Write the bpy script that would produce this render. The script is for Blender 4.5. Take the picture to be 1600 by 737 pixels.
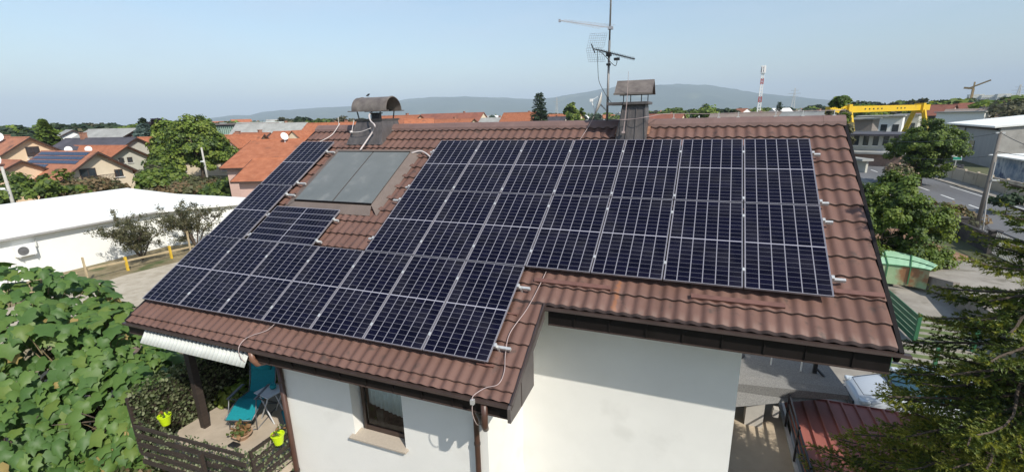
import bpy, math, random
import numpy as np
from mathutils import Vector, Matrix
rnd = random.Random(11)
rng = np.random.default_rng(7)
for o in list(bpy.data.objects): bpy.data.objects.remove(o)
S = bpy.context.scene
COL = S.collection
R = math.radians
GZ = -8.6                      # ground level; the camera stands about nine metres above it

# ------------------------------------------------------------------ camera
F = 734.85; PCX = 800.0; PCY = 388.83
CAM = np.array([5.69636, -9.77777, 0.50020])
ca = bpy.data.cameras.new('camera'); co = bpy.data.objects.new('camera', ca); COL.objects.link(co)
ex, ey, ez = 1.29611989896416, 0.023696761081542523, 0.3808881816012083
co.location = CAM; co.rotation_euler = (ex, ey, ez)
ca.sensor_width = 36; ca.lens = 36 * F / 1600; ca.shift_y = 20.33 / 1600
ca.clip_end = 60000; ca.clip_start = 0.05
S.camera = co
S.render.resolution_x = 1024; S.render.resolution_y = 471
RM = np.array(Matrix.Rotation(ez, 3, 'Z') @ Matrix.Rotation(ey, 3, 'Y') @ Matrix.Rotation(ex, 3, 'X'))
def ray(x, y): return RM @ np.array([(x - PCX) / F, -(y - PCY) / F, -1.0])
def zp(x, y, z):               # surveyed point: where the sight line through (x, y) meets height z
    d = ray(x, y); return CAM + d * ((z - CAM[2]) / d[2])
def at(x, y, D):               # ... or reaches the ground distance D
    d = ray(x, y); return CAM + d * (D / math.hypot(d[0], d[1]))

# ------------------------------------------------------------------ world, sun, exposure
SUN = Vector((1.5, -1.0, 1.6)).normalized()
el = math.asin(SUN.z); az = math.atan2(SUN.x, SUN.y)
W = bpy.data.worlds.new('World'); S.world = W; W.use_nodes = True
wn = W.node_tree.nodes; wl = W.node_tree.links
sky = wn.new('ShaderNodeTexSky'); sky.sky_type = 'NISHITA'; sky.sun_disc = False
sky.sun_elevation = el; sky.sun_rotation = az
sky.air_density = 1.25; sky.dust_density = 1.0; sky.ozone_density = 2.2; sky.altitude = 200
bg = wn['Background']; bg.inputs[1].default_value = 0.112
# thin streaks of high cloud
wtc = wn.new('ShaderNodeTexCoord'); wmp = wn.new('ShaderNodeMapping'); wmp.inputs['Scale'].default_value = (1.0, 1.6, 5.0); wmp.inputs['Rotation'].default_value = (0.1, 0.15, 0.5)
wnz = wn.new('ShaderNodeTexNoise'); wnz.inputs['Scale'].default_value = 2.2; wnz.inputs['Detail'].default_value = 7; wnz.inputs['Roughness'].default_value = 0.55
wrp = wn.new('ShaderNodeMapRange'); wrp.inputs['From Min'].default_value = 0.44; wrp.inputs['From Max'].default_value = 0.75; wrp.inputs['To Max'].default_value = 0.42
wmx = wn.new('ShaderNodeMix'); wmx.data_type = 'RGBA'; wmx.inputs['B'].default_value = (4.4, 5.2, 6.2, 1)
wl.new(wtc.outputs['Generated'], wmp.inputs[0]); wl.new(wmp.outputs[0], wnz.inputs['Vector']); wl.new(wnz.outputs['Fac'], wrp.inputs['Value'])
wl.new(wrp.outputs[0], wmx.inputs['Factor']); wl.new(sky.outputs[0], wmx.inputs['A']); wl.new(wmx.outputs['Result'], bg.inputs[0])
sl = bpy.data.lights.new('sun', 'SUN'); sl.energy = 4.0; sl.angle = R(0.55); sl.color = (1.0, 0.95, 0.86)
so = bpy.data.objects.new('sun', sl); COL.objects.link(so)
so.rotation_euler = SUN.to_track_quat('Z', 'Y').to_euler()
S.view_settings.view_transform = 'Standard'; S.view_settings.look = 'None'
S.view_settings.exposure = 0.52; S.view_settings.gamma = 1.0
S.render.engine = 'CYCLES'
S.cycles.max_bounces = 6; S.cycles.transparent_max_bounces = 12

# ------------------------------------------------------------------ materials
MATS = {}
def mat(name, col, rough=0.8, metal=0.0, var=0.15, scale=3.0, col2=None, bump=0.0, bscale=40.0, spec=0.5, streak=None, detail=6.0, stain=None):
    if name in MATS: return MATS[name]
    m = bpy.data.materials.new(name); m.use_nodes = True; MATS[name] = m
    nt = m.node_tree; n = nt.nodes; l = nt.links
    b = n['Principled BSDF']
    b.inputs['Roughness'].default_value = rough; b.inputs['Metallic'].default_value = metal
    b.inputs['Specular IOR Level'].default_value = spec
    tc = n.new('ShaderNodeTexCoord')
    if streak:
        mp = n.new('ShaderNodeMapping'); mp.inputs['Scale'].default_value = streak
        l.new(tc.outputs['Object'], mp.inputs[0]); src = mp.outputs[0]
    else: src = tc.outputs['Object']
    nz = n.new('ShaderNodeTexNoise'); nz.inputs['Scale'].default_value = scale
    nz.inputs['Detail'].default_value = detail; nz.inputs['Roughness'].default_value = 0.65
    l.new(src, nz.inputs['Vector'])
    rp = n.new('ShaderNodeValToRGB'); l.new(nz.outputs['Fac'], rp.inputs[0])
    c2 = col2 if col2 else tuple(min(1, c * (1 + var)) for c in col)
    c1 = tuple(c * (1 - var) for c in col) if not col2 else col
    rp.color_ramp.elements[0].position = 0.33; rp.color_ramp.elements[0].color = (*c1, 1)
    rp.color_ramp.elements[1].position = 0.67; rp.color_ramp.elements[1].color = (*c2, 1)
    out = rp.outputs[0]
    if stain:                  # (colour, noise scale, threshold): patches of another colour
        sn = n.new('ShaderNodeTexNoise'); sn.inputs['Scale'].default_value = stain[1]; sn.inputs['Detail'].default_value = 8
        l.new(tc.outputs['Object'], sn.inputs['Vector'])
        sr = n.new('ShaderNodeValToRGB'); l.new(sn.outputs['Fac'], sr.inputs[0])
        sr.color_ramp.elements[0].position = stain[2]; sr.color_ramp.elements[0].color = (0, 0, 0, 1)
        sr.color_ramp.elements[1].position = min(1, stain[2] + 0.1); sr.color_ramp.elements[1].color = (1, 1, 1, 1)
        mx = n.new('ShaderNodeMix'); mx.data_type = 'RGBA'
        l.new(sr.outputs[0], mx.inputs['Factor']); l.new(out, mx.inputs['A']); mx.inputs['B'].default_value = (*stain[0], 1)
        out = mx.outputs['Result']
    l.new(out, b.inputs['Base Color'])
    if bump:
        bn = n.new('ShaderNodeTexNoise'); bn.inputs['Scale'].default_value = bscale; bn.inputs['Detail'].default_value = 5
        l.new(tc.outputs['Object'], bn.inputs['Vector'])
        bp = n.new('ShaderNodeBump'); bp.inputs['Strength'].default_value = bump; bp.inputs['Distance'].default_value = 0.02
        l.new(bn.outputs['Fac'], bp.inputs['Height']); l.new(bp.outputs[0], b.inputs['Normal'])
    return m

def leafmat(name, c1, c2, rough=0.55, scale=1.2, trans=0.35):
    if name in MATS: return MATS[name]
    m = mat(name, c1, rough=rough, col2=c2, scale=scale, spec=0.35)
    nt = m.node_tree; n = nt.nodes; l = nt.links; b = n['Principled BSDF']
    tr = n.new('ShaderNodeBsdfTranslucent'); mx = n.new('ShaderNodeMixShader'); mx.inputs[0].default_value = trans
    src = b.inputs['Base Color'].links[0].from_socket
    hs = n.new('ShaderNodeHueSaturation'); hs.inputs['Hue'].default_value = 0.48; hs.inputs['Saturation'].default_value = 1.15; hs.inputs['Value'].default_value = 1.3
    l.new(src, hs.inputs['Color']); l.new(hs.outputs[0], tr.inputs[0])
    l.new(b.outputs[0], mx.inputs[1]); l.new(tr.outputs[0], mx.inputs[2])
    l.new(mx.outputs[0], n['Material Output'].inputs[0])
    return m

M_tile = mat('roof_sheet', (0.122, 0.066, 0.051), rough=0.56, col2=(0.178, 0.100, 0.079), scale=1.3, bump=0.12, bscale=160, streak=(1.0, 0.35, 0.35), spec=0.3, stain=((0.085, 0.055, 0.045), 5.0, 0.60))
def rust_streak(m, x0, y0, y1, col):
    nt = m.node_tree; n = nt.nodes; l = nt.links; b = n['Principled BSDF']; src = b.inputs['Base Color'].links[0].from_socket
    ge = n.new('ShaderNodeNewGeometry'); sp = n.new('ShaderNodeSeparateXYZ'); l.new(ge.outputs['Position'], sp.inputs[0])
    nz = n.new('ShaderNodeTexNoise'); nz.inputs['Scale'].default_value = 14; nz.inputs['Detail'].default_value = 6
    def M(op, a, c):
        q = n.new('ShaderNodeMath'); q.operation = op; q.use_clamp = op in ('SUBTRACT2',)
        for i, x in enumerate((a, c)):
            if isinstance(x, (int, float)): q.inputs[i].default_value = x
            else: l.new(x, q.inputs[i])
        return q.outputs[0]
    d = M('ABSOLUTE', M('SUBTRACT', sp.outputs[0], x0), 0)
    l.new(ge.outputs['Position'], nz.inputs['Vector'])
    w = M('MULTIPLY', M('SUBTRACT', 0.13, M('ADD', d, M('MULTIPLY', nz.outputs['Fac'], 0.17))), 12.0)
    iny = M('MULTIPLY', M('GREATER_THAN', sp.outputs[1], y0), M('LESS_THAN', sp.outputs[1], y1))
    f = M('MINIMUM', M('MAXIMUM', M('MULTIPLY', w, iny), 0.0), 0.5)
    mx = n.new('ShaderNodeMix'); mx.data_type = 'RGBA'; l.new(f, mx.inputs['Factor']); l.new(src, mx.inputs['A']); mx.inputs['B'].default_value = (*col, 1)
    l.new(mx.outputs['Result'], b.inputs['Base Color'])
rust_streak(M_tile, 4.66, -3.6, -2.95, (0.30, 0.115, 0.04))
M_cap = mat('ridge_sheet', (0.17, 0.105, 0.09), rough=0.55, var=0.14, scale=4)
M_trim = mat('dark_trim', (0.011, 0.0085, 0.008), rough=0.55, var=0.3, scale=3, spec=0.2)
M_trimlip = mat('brown_trim', (0.055, 0.038, 0.033), rough=0.4, var=0.2)
M_pipe = mat('brown_pipe', (0.07, 0.035, 0.025), rough=0.4, var=0.25, scale=2)
M_plaster = mat('white_render', (0.76, 0.745, 0.70), rough=0.93, var=0.04, scale=0.8, bump=0.25, bscale=220, stain=((0.70, 0.685, 0.64), 1.1, 0.60), detail=9)
M_alu = mat('anodised_aluminium', (0.30, 0.285, 0.31), rough=0.4, metal=0.35, var=0.06, scale=8)
M_galv = mat('galvanised_steel', (0.60, 0.60, 0.58), rough=0.4, metal=0.45, var=0.15, scale=20)
M_black = mat('black_metal', (0.02, 0.02, 0.022), rough=0.45, var=0.2)
M_wood_dark = mat('dark_wood', (0.035, 0.024, 0.018), rough=0.75, var=0.35, scale=3, streak=(1, 1, 8))
M_white = mat('white_paint', (0.78, 0.78, 0.76), rough=0.6, var=0.05)
M_conc = mat('concrete', (0.36, 0.34, 0.31), rough=0.92, var=0.15, scale=0.7, bump=0.2, bscale=60, stain=((0.25, 0.235, 0.215), 0.8, 0.56))
M_glassdark = mat('dark_glass', (0.03, 0.038, 0.045), rough=0.08, var=0.3, scale=2, spec=0.8)
M_orange = mat('orange_roof', (0.29, 0.092, 0.040), rough=0.9, col2=(0.41, 0.152, 0.075), scale=1.6, bump=0.6, bscale=9, stain=((0.22, 0.085, 0.045), 0.7, 0.6))
M_orange2 = mat('rusty_brown_roof', (0.27, 0.115, 0.07), rough=0.88, col2=(0.42, 0.17, 0.09), scale=0.9, stain=((0.17, 0.08, 0.055), 0.6, 0.56))
M_red = mat('old_red_roof', (0.20, 0.075, 0.05), rough=0.88, col2=(0.30, 0.11, 0.07), scale=0.5)
M_slate = mat('slate_roof', (0.07, 0.065, 0.075), rough=0.7, var=0.3, scale=0.6)
M_greyroof = mat('grey_fibre_roof', (0.30, 0.30, 0.28), rough=0.9, var=0.2, scale=0.5)
M_peach = mat('peach_render', (0.66, 0.49, 0.33), rough=0.93, var=0.06, scale=0.4)
M_cream = mat('cream_render', (0.62, 0.52, 0.38), rough=0.93, var=0.08, scale=0.4)
M_greywall = mat('grey_render', (0.45, 0.44, 0.38), rough=0.93, var=0.12, scale=0.5)
M_pink = mat('pink_render', (0.56, 0.38, 0.32), rough=0.93, var=0.08, scale=0.4)
M_frame = mat('brown_window_frame', (0.05, 0.03, 0.022), rough=0.5, var=0.2)
M_solar_far = mat('distant_solar_glass', (0.025, 0.035, 0.07), rough=0.2, var=0.2)
M_whiteroof = mat('white_sheet_roof', (0.80, 0.80, 0.755), rough=0.7, var=0.05, scale=0.15, stain=((0.66, 0.66, 0.62), 0.25, 0.66))
M_bark = mat('bark', (0.10, 0.075, 0.055), rough=0.95, var=0.35, scale=6, bump=0.6, bscale=25)

# ------------------------------------------------------------------ mesh building
WL = {}
def tag(o, label=None, cat=None, group=None, kind=None):
    if label: o['label'] = label
    if cat: o['category'] = cat
    if group: o['group'] = group
    if kind: o['kind'] = kind
    return o
def root(name, loc, label, cat, group=None):
    o = bpy.data.objects.new(name, None); COL.objects.link(o); o.location = loc; o.empty_display_size = 0.3
    WL[o.name] = np.array(loc, float)
    return tag(o, label, cat, group)
def link_mesh(name, me, parent=None, loc=None):
    o = bpy.data.objects.new(name, me); COL.objects.link(o)
    if parent is not None: o.parent = parent; WL[o.name] = WL[parent.name]
    else:
        l = np.array(loc if loc is not None else (0, 0, 0), float); o.location = l; WL[o.name] = l
    return o
def arrmesh(name, V, FACES, mats, mi=None, smooth=False):
    """V (n,3), FACES list of equal-length index arrays or python lists"""
    me = bpy.data.meshes.new(name)
    if isinstance(FACES, np.ndarray):
        nf, k = FACES.shape
        me.vertices.add(len(V)); me.vertices.foreach_set('co', np.asarray(V, np.float32).ravel())
        me.loops.add(nf * k); me.loops.foreach_set('vertex_index', FACES.astype(np.int32).ravel())
        me.polygons.add(nf); me.polygons.foreach_set('loop_start', np.arange(0, nf * k, k, dtype=np.int32))
        me.polygons.foreach_set('loop_total', np.full(nf, k, np.int32))
    else: me.from_pydata([tuple(v) for v in V], [], FACES)
    for m in (mats if isinstance(mats, (list, tuple)) else [mats]): me.materials.append(m)
    if mi is not None: me.polygons.foreach_set('material_index', np.asarray(mi, np.int32))
    if smooth: me.polygons.foreach_set('use_smooth', np.ones(len(me.polygons), bool))
    me.update(calc_edges=True)
    return me
IDF = (np.zeros(3), np.eye(3))
class MB:
    def __init__(s, frame=None): s.v = []; s.f = []; s.m = []; s.fr = frame; s.uv = None
    def T(s, p):
        if s.fr is None: return tuple(float(c) for c in p)
        O, A = s.fr; q = O + p[0] * A[0] + p[1] * A[1] + p[2] * A[2]; return tuple(q)
    def add(s, vs, fs, m=0):
        n = len(s.v); s.v += [s.T(p) for p in vs]; s.f += [tuple(i + n for i in f) for f in fs]; s.m += [m] * len(fs); return s
    def box(s, x0, x1, y0, y1, z0, z1, m=0):
        vs = [(x, y, z) for z in (z0, z1) for y in (y0, y1) for x in (x0, x1)]
        return s.add(vs, [(0, 2, 3, 1), (4, 5, 7, 6), (0, 1, 5, 4), (2, 6, 7, 3), (0, 4, 6, 2), (1, 3, 7, 5)], m)
    def quad(s, a, b, c, d, m=0): return s.add([a, b, c, d], [(0, 1, 2, 3)], m)
    def slab(s, a, b, c, d, t, m=0):      # quad a,b,c,d thickened downwards by t
        vs = [a, b, c, d] + [(p[0], p[1], p[2] - t) for p in (a, b, c, d)]
        return s.add(vs, [(0, 1, 2, 3), (7, 6, 5, 4), (0, 4, 5, 1), (1, 5, 6, 2), (2, 6, 7, 3), (3, 7, 4, 0)], m)
    def prism(s, poly, axis, a, b, m=0):  # polygon extruded along an axis; poly gives the other two coordinates
        n = len(poly)
        def P(p, t): return (t, p[0], p[1]) if axis == 0 else ((p[0], t, p[1]) if axis == 1 else (p[0], p[1], t))
        vs = [P(p, a) for p in poly] + [P(p, b) for p in poly]
        return s.add(vs, [tuple(range(n))[::-1], tuple(range(n, 2 * n))] + [(i, (i + 1) % n, n + (i + 1) % n, n + i) for i in range(n)], m)
    def tube(s, pts, r, n=8, m=0, cap=True):
        pts = [Vector(p) for p in pts]; rs = r if isinstance(r, (list, tuple)) else [r] * len(pts)
        vs = []; fs = []; up = None
        for i, p in enumerate(pts):
            d = (pts[min(i + 1, len(pts) - 1)] - pts[max(i - 1, 0)]).normalized()
            if up is None: up = d.orthogonal().normalized()
            up = (up - d * up.dot(d)).normalized(); w = d.cross(up)
            for k in range(n):
                a = 2 * math.pi * k / n; vs.append(tuple(p + (up * math.cos(a) + w * math.sin(a)) * rs[i]))
        for i in range(len(pts) - 1):
            for k in range(n):
                fs.append((i * n + k, i * n + (k + 1) % n, (i + 1) * n + (k + 1) % n, (i + 1) * n + k))
        if cap: fs.append(tuple(range(n))[::-1]); fs.append(tuple((len(pts) - 1) * n + k for k in range(n)))
        return s.add(vs, fs, m)
    def bar(s, a, b, w, h=None, m=0, up=(0, 0, 1)):  # rectangular bar from a to b
        h = h or w; a = Vector(a); b = Vector(b); d = (b - a).normalized(); u = Vector(up)
        if abs(d.dot(u)) > 0.98: u = Vector((1, 0, 0))
        x = d.cross(u).normalized(); y = x.cross(d)
        vs = [tuple(p + x * sx * w / 2 + y * sy * h / 2) for p in (a, b) for sx, sy in ((-1, -1), (1, -1), (1, 1), (-1, 1))]
        return s.add(vs, [(3, 2, 1, 0), (4, 5, 6, 7), (0, 1, 5, 4), (1, 2, 6, 5), (2, 3, 7, 6), (3, 0, 4, 7)], m)
    def lathe(s, c, prof, n=20, m=0, close=False):
        vs = []; fs = []
        for r, z in prof:
            for k in range(n): a = 2 * math.pi * k / n; vs.append((c[0] + r * math.cos(a), c[1] + r * math.sin(a), c[2] + z))
        for i in range(len(prof) - 1):
            for k in range(n): fs.append((i * n + k, i * n + (k + 1) % n, (i + 1) * n + (k + 1) % n, (i + 1) * n + k))
        if close: fs.append(tuple(range(n))[::-1])
        return s.add(vs, fs, m)
    def build(s, name, mats, parent=None, smooth=False, bevel=0, loc=None):
        off = WL[parent.name] if parent is not None else np.array(loc if loc is not None else (0, 0, 0), float)
        V = np.array(s.v) - off
        me = bpy.data.meshes.new(name); me.from_pydata([tuple(v) for v in V], [], s.f)
        for m in (mats if isinstance(mats, (list, tuple)) else [mats]): me.materials.append(m)
        if len(me.materials) > 1: me.polygons.foreach_set('material_index', np.array(s.m, np.int32))
        if smooth: me.polygons.foreach_set('use_smooth', np.ones(len(me.polygons), bool))
        me.update()
        o = link_mesh(name, me, parent, off if parent is None else None)
        if bevel:
            md = o.modifiers.new('bevel', 'BEVEL'); md.width = bevel; md.segments = 2; md.limit_method = 'ANGLE'
        return o
def children(o): return [c for c in bpy.data.objects if c.parent == o]
def copy_tree(o, parent=None, kids=None):
    c = o.copy(); COL.objects.link(c); c.parent = parent
    for ch in children(o): copy_tree(ch, c)
    return c
def noise1(x, seed=0):         # cheap smooth noise
    return (math.sin(x * 1.7 + seed) + math.sin(x * 3.1 + seed * 2.3) * 0.6 + math.sin(x * 7.3 + seed * 1.1) * 0.3) / 1.9

# ------------------------------------------------------------------ GROUND
def struct(name, o): return tag(o, kind='structure')
def ground_sheet(name, pts, z, m, edge_noise=0.0, seed=1, sub=1):
    P = []
    n = len(pts)
    for i in range(n):
        a = np.array(pts[i][:2], float); b = np.array(pts[(i + 1) % n][:2], float)
        for k in range(sub):
            p = a + (b - a) * k / sub
            if edge_noise: p = p + rng.normal(0, edge_noise, 2)
            P.append((p[0], p[1], z))
    me = bpy.data.meshes.new(name); me.from_pydata(P, [], [tuple(range(len(P)))]); me.materials.append(m); me.update()
    o = link_mesh(name, me); o['kind'] = 'structure'; return o
M_field = mat('field_grass', (0.06, 0.072, 0.026), rough=0.95, col2=(0.13, 0.125, 0.06), scale=0.02, stain=((0.17, 0.145, 0.085), 0.045, 0.58))
M_drygrass = mat('dry_grass', (0.15, 0.12, 0.06), rough=0.95, col2=(0.27, 0.22, 0.13), scale=0.8, bump=0.6, bscale=12, stain=((0.07, 0.09, 0.025), 0.5, 0.56))
M_gravel = mat('gravel', (0.34, 0.29, 0.215), rough=0.95, col2=(0.48, 0.425, 0.335), scale=1.6, bump=0.6, bscale=18, stain=((0.30, 0.26, 0.19), 0.6, 0.6))
M_asph = mat('asphalt', (0.105, 0.105, 0.11), rough=0.85, col2=(0.15, 0.15, 0.15), scale=0.25, streak=(1, 0.12, 1), detail=8)
M_pave = mat('paving', (0.23, 0.205, 0.17), rough=0.9, col2=(0.34, 0.31, 0.265), scale=0.9, bump=0.3, bscale=9, stain=((0.17, 0.15, 0.115), 0.7, 0.55))
M_soil = mat('garden_soil', (0.09, 0.06, 0.04), rough=0.97, col2=(0.24, 0.175, 0.125), scale=1.8, bump=0.8, bscale=10)
M_needles = mat('fallen_needles', (0.17, 0.085, 0.045), rough=0.95, col2=(0.33, 0.20, 0.125), scale=1.2, bump=0.5, bscale=14)
V = [(0, 0, 0)]; FF = []
rings = [60, 250, 900, 3000, 9000, 26000]; NS = 48
for r in rings:
    for k in range(NS): V.append((r * math.cos(2 * math.pi * k / NS), r * math.sin(2 * math.pi * k / NS), 0))
for k in range(NS): FF.append((0, 1 + k, 1 + (k + 1) % NS))
for i in range(len(rings) - 1):
    for k in range(NS):
        a = 1 + i * NS; b = a + NS; FF.append((a + k, b + k, b + (k + 1) % NS, a + (k + 1) % NS))
me = bpy.data.meshes.new('ground'); me.from_pydata(V, [], FF); me.materials.append(M_field); me.update()
o = link_mesh('ground', me, loc=(0, 0, GZ)); o['kind'] = 'structure'
# strips run north-south (world Y), as the road and the white hall do
ground_sheet('garden', [(-26, -14), (2, -14), (2, 8), (-26, 8)], GZ + 0.012, M_soil, 0.25, sub=8)
ground_sheet('grass_verge', [(-33, -16), (-26.6, -16), (-26.6, 46), (-33, 46)], GZ + 0.02, M_drygrass, 0.2, sub=20)
ground_sheet('gravel_path', [(-27.4, -16), (-20.6, -16), (-21.2, 8), (-22.0, 46), (-27.6, 46)], GZ + 0.03, M_gravel, 0.28, sub=30)
ground_sheet('dry_ground', [(-20.6, -16), (-16.5, -16), (-17.2, 46), (-21.5, 46)], GZ + 0.024, M_drygrass, 0.25, sub=20)
ground_sheet('yard', [(7, 2), (23.5, 2), (23.5, 26), (15, 26), (9, 19)], GZ + 0.014, M_pave, 0.02, sub=6)
ground_sheet('bed_of_needles', [(11.5, 24.0), (17, 21.6), (20.2, 23.2), (21.6, 27), (20, 34), (12, 36)], GZ + 0.03, M_needles, 0.2, sub=8)
ground_sheet('road', [(25.2, -30), (32.6, -30), (33.2, 60), (33.2, 120), (34, 420), (26.4, 420), (25.6, 120), (25.6, 60)], GZ + 0.03, M_asph)
mb = MB(); mb.box(23.7, 25.2, -30, 40, GZ, GZ + 0.13); mb.box(33.2, 34.9, -30, 60, GZ, GZ + 0.13); mb.box(23.9, 25.4, 40.01, 260, GZ, GZ + 0.13); mb.box(33.3, 35.4, 60.01, 260, GZ, GZ + 0.13)
struct('pavement', mb.build('pavement', M_pave))
mb = MB()
for y in np.arange(-28, 200, 6.0): mb.box(29.2, 29.36, y, y + 3.0, GZ + 0.03, GZ + 0.042)
mb.box(25.5, 25.62, -30, 60, GZ + 0.03, GZ + 0.042); mb.box(32.5, 32.62, -30, 60, GZ + 0.03, GZ + 0.042)
struct('road_markings', mb.build('road_markings', mat('road_paint', (0.66, 0.66, 0.63), var=0.2, scale=2)))
ground_sheet('side_road', [(33.2, 96), (33.2, 112), (12, 118), (-8, 121), (-8, 113), (14, 106), (25.7, 96)], GZ + 0.05, M_asph)

# hills: a real relief far away, rising from the plain
prof = [(-400, 196), (200, 196), (330, 187), (350, 184), (385, 179.5), (410, 180), (430, 175), (460, 172), (500, 169), (540, 167), (575, 166), (600, 162), (640, 156), (680, 152.5), (720, 151.5), (760, 151), (790, 153), (830, 156), (862, 153), (890, 147), (930, 141), (980, 135), (1020, 132.5), (1045, 131.8), (1085, 133.5), (1125, 140), (1160, 145), (1200, 149.5), (1250, 155), (1300, 160), (1350, 164), (1420, 167), (1500, 170), (1700, 172)]
nx, nr = 220, 22
xs = np.linspace(250, 1560, nx); hy = np.interp(xs, [p[0] for p in prof], [p[1] for p in prof])
V = []
for j in range(nr):
    t = j / (nr - 1); D = 6200 + 4200 * t
    for i in range(nx):
        d = ray(xs[i], hy[i]); d = d / math.hypot(d[0], d[1]); top = CAM[2] + 9200 * d[2] - GZ
        s = min(1, t / 0.72); s = s * s * (3 - 2 * s) if t < 0.72 else max(0.0, 1 - (t - 0.72) * 1.3)
        nzv = noise1(i * 0.16 + j * 0.5, 1) * 0.13 + noise1(i * 0.5 - j * 0.9, 4) * 0.06
        h = max(0.0, top * s * (1 + nzv * (1 - s * 0.85) * 2.2))
        p = ray(xs[i], 300); p = p / math.hypot(p[0], p[1])
        V.append((CAM[0] + p[0] * D, CAM[1] + p[1] * D, GZ - 3 + h))
Fc = np.array([(j * nx + i, j * nx + i + 1, (j + 1) * nx + i + 1, (j + 1) * nx + i) for j in range(nr - 1) for i in range(nx - 1)])
M_hill = mat('wooded_hill', (0.025, 0.045, 0.02), rough=0.95, col2=(0.06, 0.08, 0.04), scale=0.002, stain=((0.16, 0.17, 0.09), 0.0016, 0.60))
o = link_mesh('hills', arrmesh('hills', np.array(V), Fc, M_hill, smooth=True)); o['kind'] = 'structure'

# ------------------------------------------------------------------ HAZE
me = MB().box(-21000, 21000, -21000, 21000, GZ - 4, 900)
hz = me.build('haze', [])
hz['kind'] = 'stuff'
mh = bpy.data.materials.new('haze_air'); mh.use_nodes = True; n = mh.node_tree.nodes; n.remove(n['Principled BSDF'])
pv = n.new('ShaderNodeVolumePrincipled'); pv.inputs['Color'].default_value = (0.70, 0.84, 0.98, 1); pv.inputs['Density'].default_value = 0.00012
pv.inputs['Anisotropy'].default_value = -0.1
mh.node_tree.links.new(pv.outputs[0], n['Material Output'].inputs['Volume'])
hz.data.materials.append(mh)

# ================================================================== THE HOUSE
TH = 0.5398818496863734
cT, sT = math.cos(TH), math.sin(TH)
RU = np.array([1, 0, 0.]); RV = np.array([0, -cT, -sT]); RN = np.array([0, -sT, cT])
RF = (np.zeros(3), np.array([RU, RV, RN]))            # roof frame: u along the ridge, v down the slope, n out of it
def rf(u, v, n=0): return tuple(RU * u + RV * v + RN * n)
T0 = -0.155                                           # mean height of the metal sheet under the panel faces
UL, UR, UM = -4.30, 8.0, 3.62
VR, VE, VL = -0.80, 4.144, 5.76
house = root('house', (2.0, 0.5, GZ), 'white rendered house with brown metal tile roof carrying the solar panels', 'house')

# --- roof sheet: wavy metal tile with a drop at every step
PITCH, STEP = 0.182, 0.367
RISER = {}; vlines = []
k0 = math.floor((VR + 0.26) / STEP)
v = VR; steps = [-0.26 + STEP * k for k in range(-3, 20)]
def hstep(v):
    if v in RISER: return RISER[v]
    return hstep0(v)
def hstep0(v):                       # rise towards the lower edge of each course
    k = math.floor((v + 0.26) / STEP + 1e-9); return (v + 0.26 - k * STEP) / STEP * 0.036
def wave(u):
    t = (u / PITCH) % 1.0
    return 0.030 * (0.5 - 0.5 * math.cos(2 * math.pi * (t ** 0.82))) - 0.014
us = np.arange(UL, UR + 1e-6, PITCH / 9)
def vgrid(v0, v1):
    L = [v0]
    for s in steps:
        if v0 < s < v1 - 1e-3: L += [s + 0.010, s - 0.010]; RISER[s + 0.010] = 0.036; RISER[s - 0.010] = 0.0
    L.append(v1); out = []
    for a, b in zip(L[:-1], L[1:]):
        out.append(a)
        if b - a > 0.1: out.append(a + 0.012 + 1e-5 if a in RISER else a + 1e-4); out.append((a + b) / 2); out.append(b - 0.03)
    out.append(v1); return out
def sheet(mbv, mbf, ulist, vlist):
    base = len(mbv); nu = len(ulist)
    for v in vlist:
        for u in ulist: mbv.append(rf(u, v, T0 + wave(u) + hstep(v)))
    for j in range(len(vlist) - 1):
        for i in range(nu - 1): mbf.append((base + j * nu + i, base + (j + 1) * nu + i, base + (j + 1) * nu + i + 1, base + j * nu + i + 1))
Vv = []; Ff = []
sheet(Vv, Ff, us, vgrid(VR, VE))
sheet(Vv, Ff, us[us <= UM], vgrid(VE + 1e-4, VL))
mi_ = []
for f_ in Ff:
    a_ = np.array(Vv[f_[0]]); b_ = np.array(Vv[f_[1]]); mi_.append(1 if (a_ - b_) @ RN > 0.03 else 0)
# a folded-down lip at the eaves so that the sheet has an edge
Vv2 = np.array(Vv) - WL[house.name]
o = link_mesh('roof', arrmesh('roof', Vv2, np.array(Ff), [M_tile, mat('riser_shade', (0.035, 0.022, 0.02), rough=0.9)], np.array(mi_)), house)  # risers coloured darker: painted shade line under each course
pm = o
# back slope (behind the ridge)
mb = MB(); yr = rf(0, VR, T0)[1]; zr = rf(0, VR, T0)[2]
mb.slab((UL, yr, zr), (UR, yr, zr), (UR, yr + 4.6, zr - 4.6 * math.tan(TH)), (UL, yr + 4.6, zr - 4.6 * math.tan(TH)), 0.05)
mb.build('back_roof', M_tile, house)
# ridge cap with overlapping lengths, and the apron flashing plate beside the left chimney
mb = MB()
u = UL - 0.03
while u < UR:
    u1 = min(u + 1.0, UR + 0.03); s = 0.004 if int((u + 10) / 1.0) % 2 else 0
    if not (u1 < -1.6 and u > -3.0):
        P = [(yr - 0.165, zr - 0.075 - s), (yr - 0.15, zr - 0.005 + s), (yr - 0.06, zr + 0.075 + s), (yr, zr + 0.10 + s), (yr + 0.06, zr + 0.075 + s), (yr + 0.15, zr - 0.005 + s), (yr + 0.165, zr - 0.075 - s)]
        mb.prism(P, 0, u + 0.001, u1 - 0.001)
    u += 1.0
mb.build('ridge_cap', M_cap, house)
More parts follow.
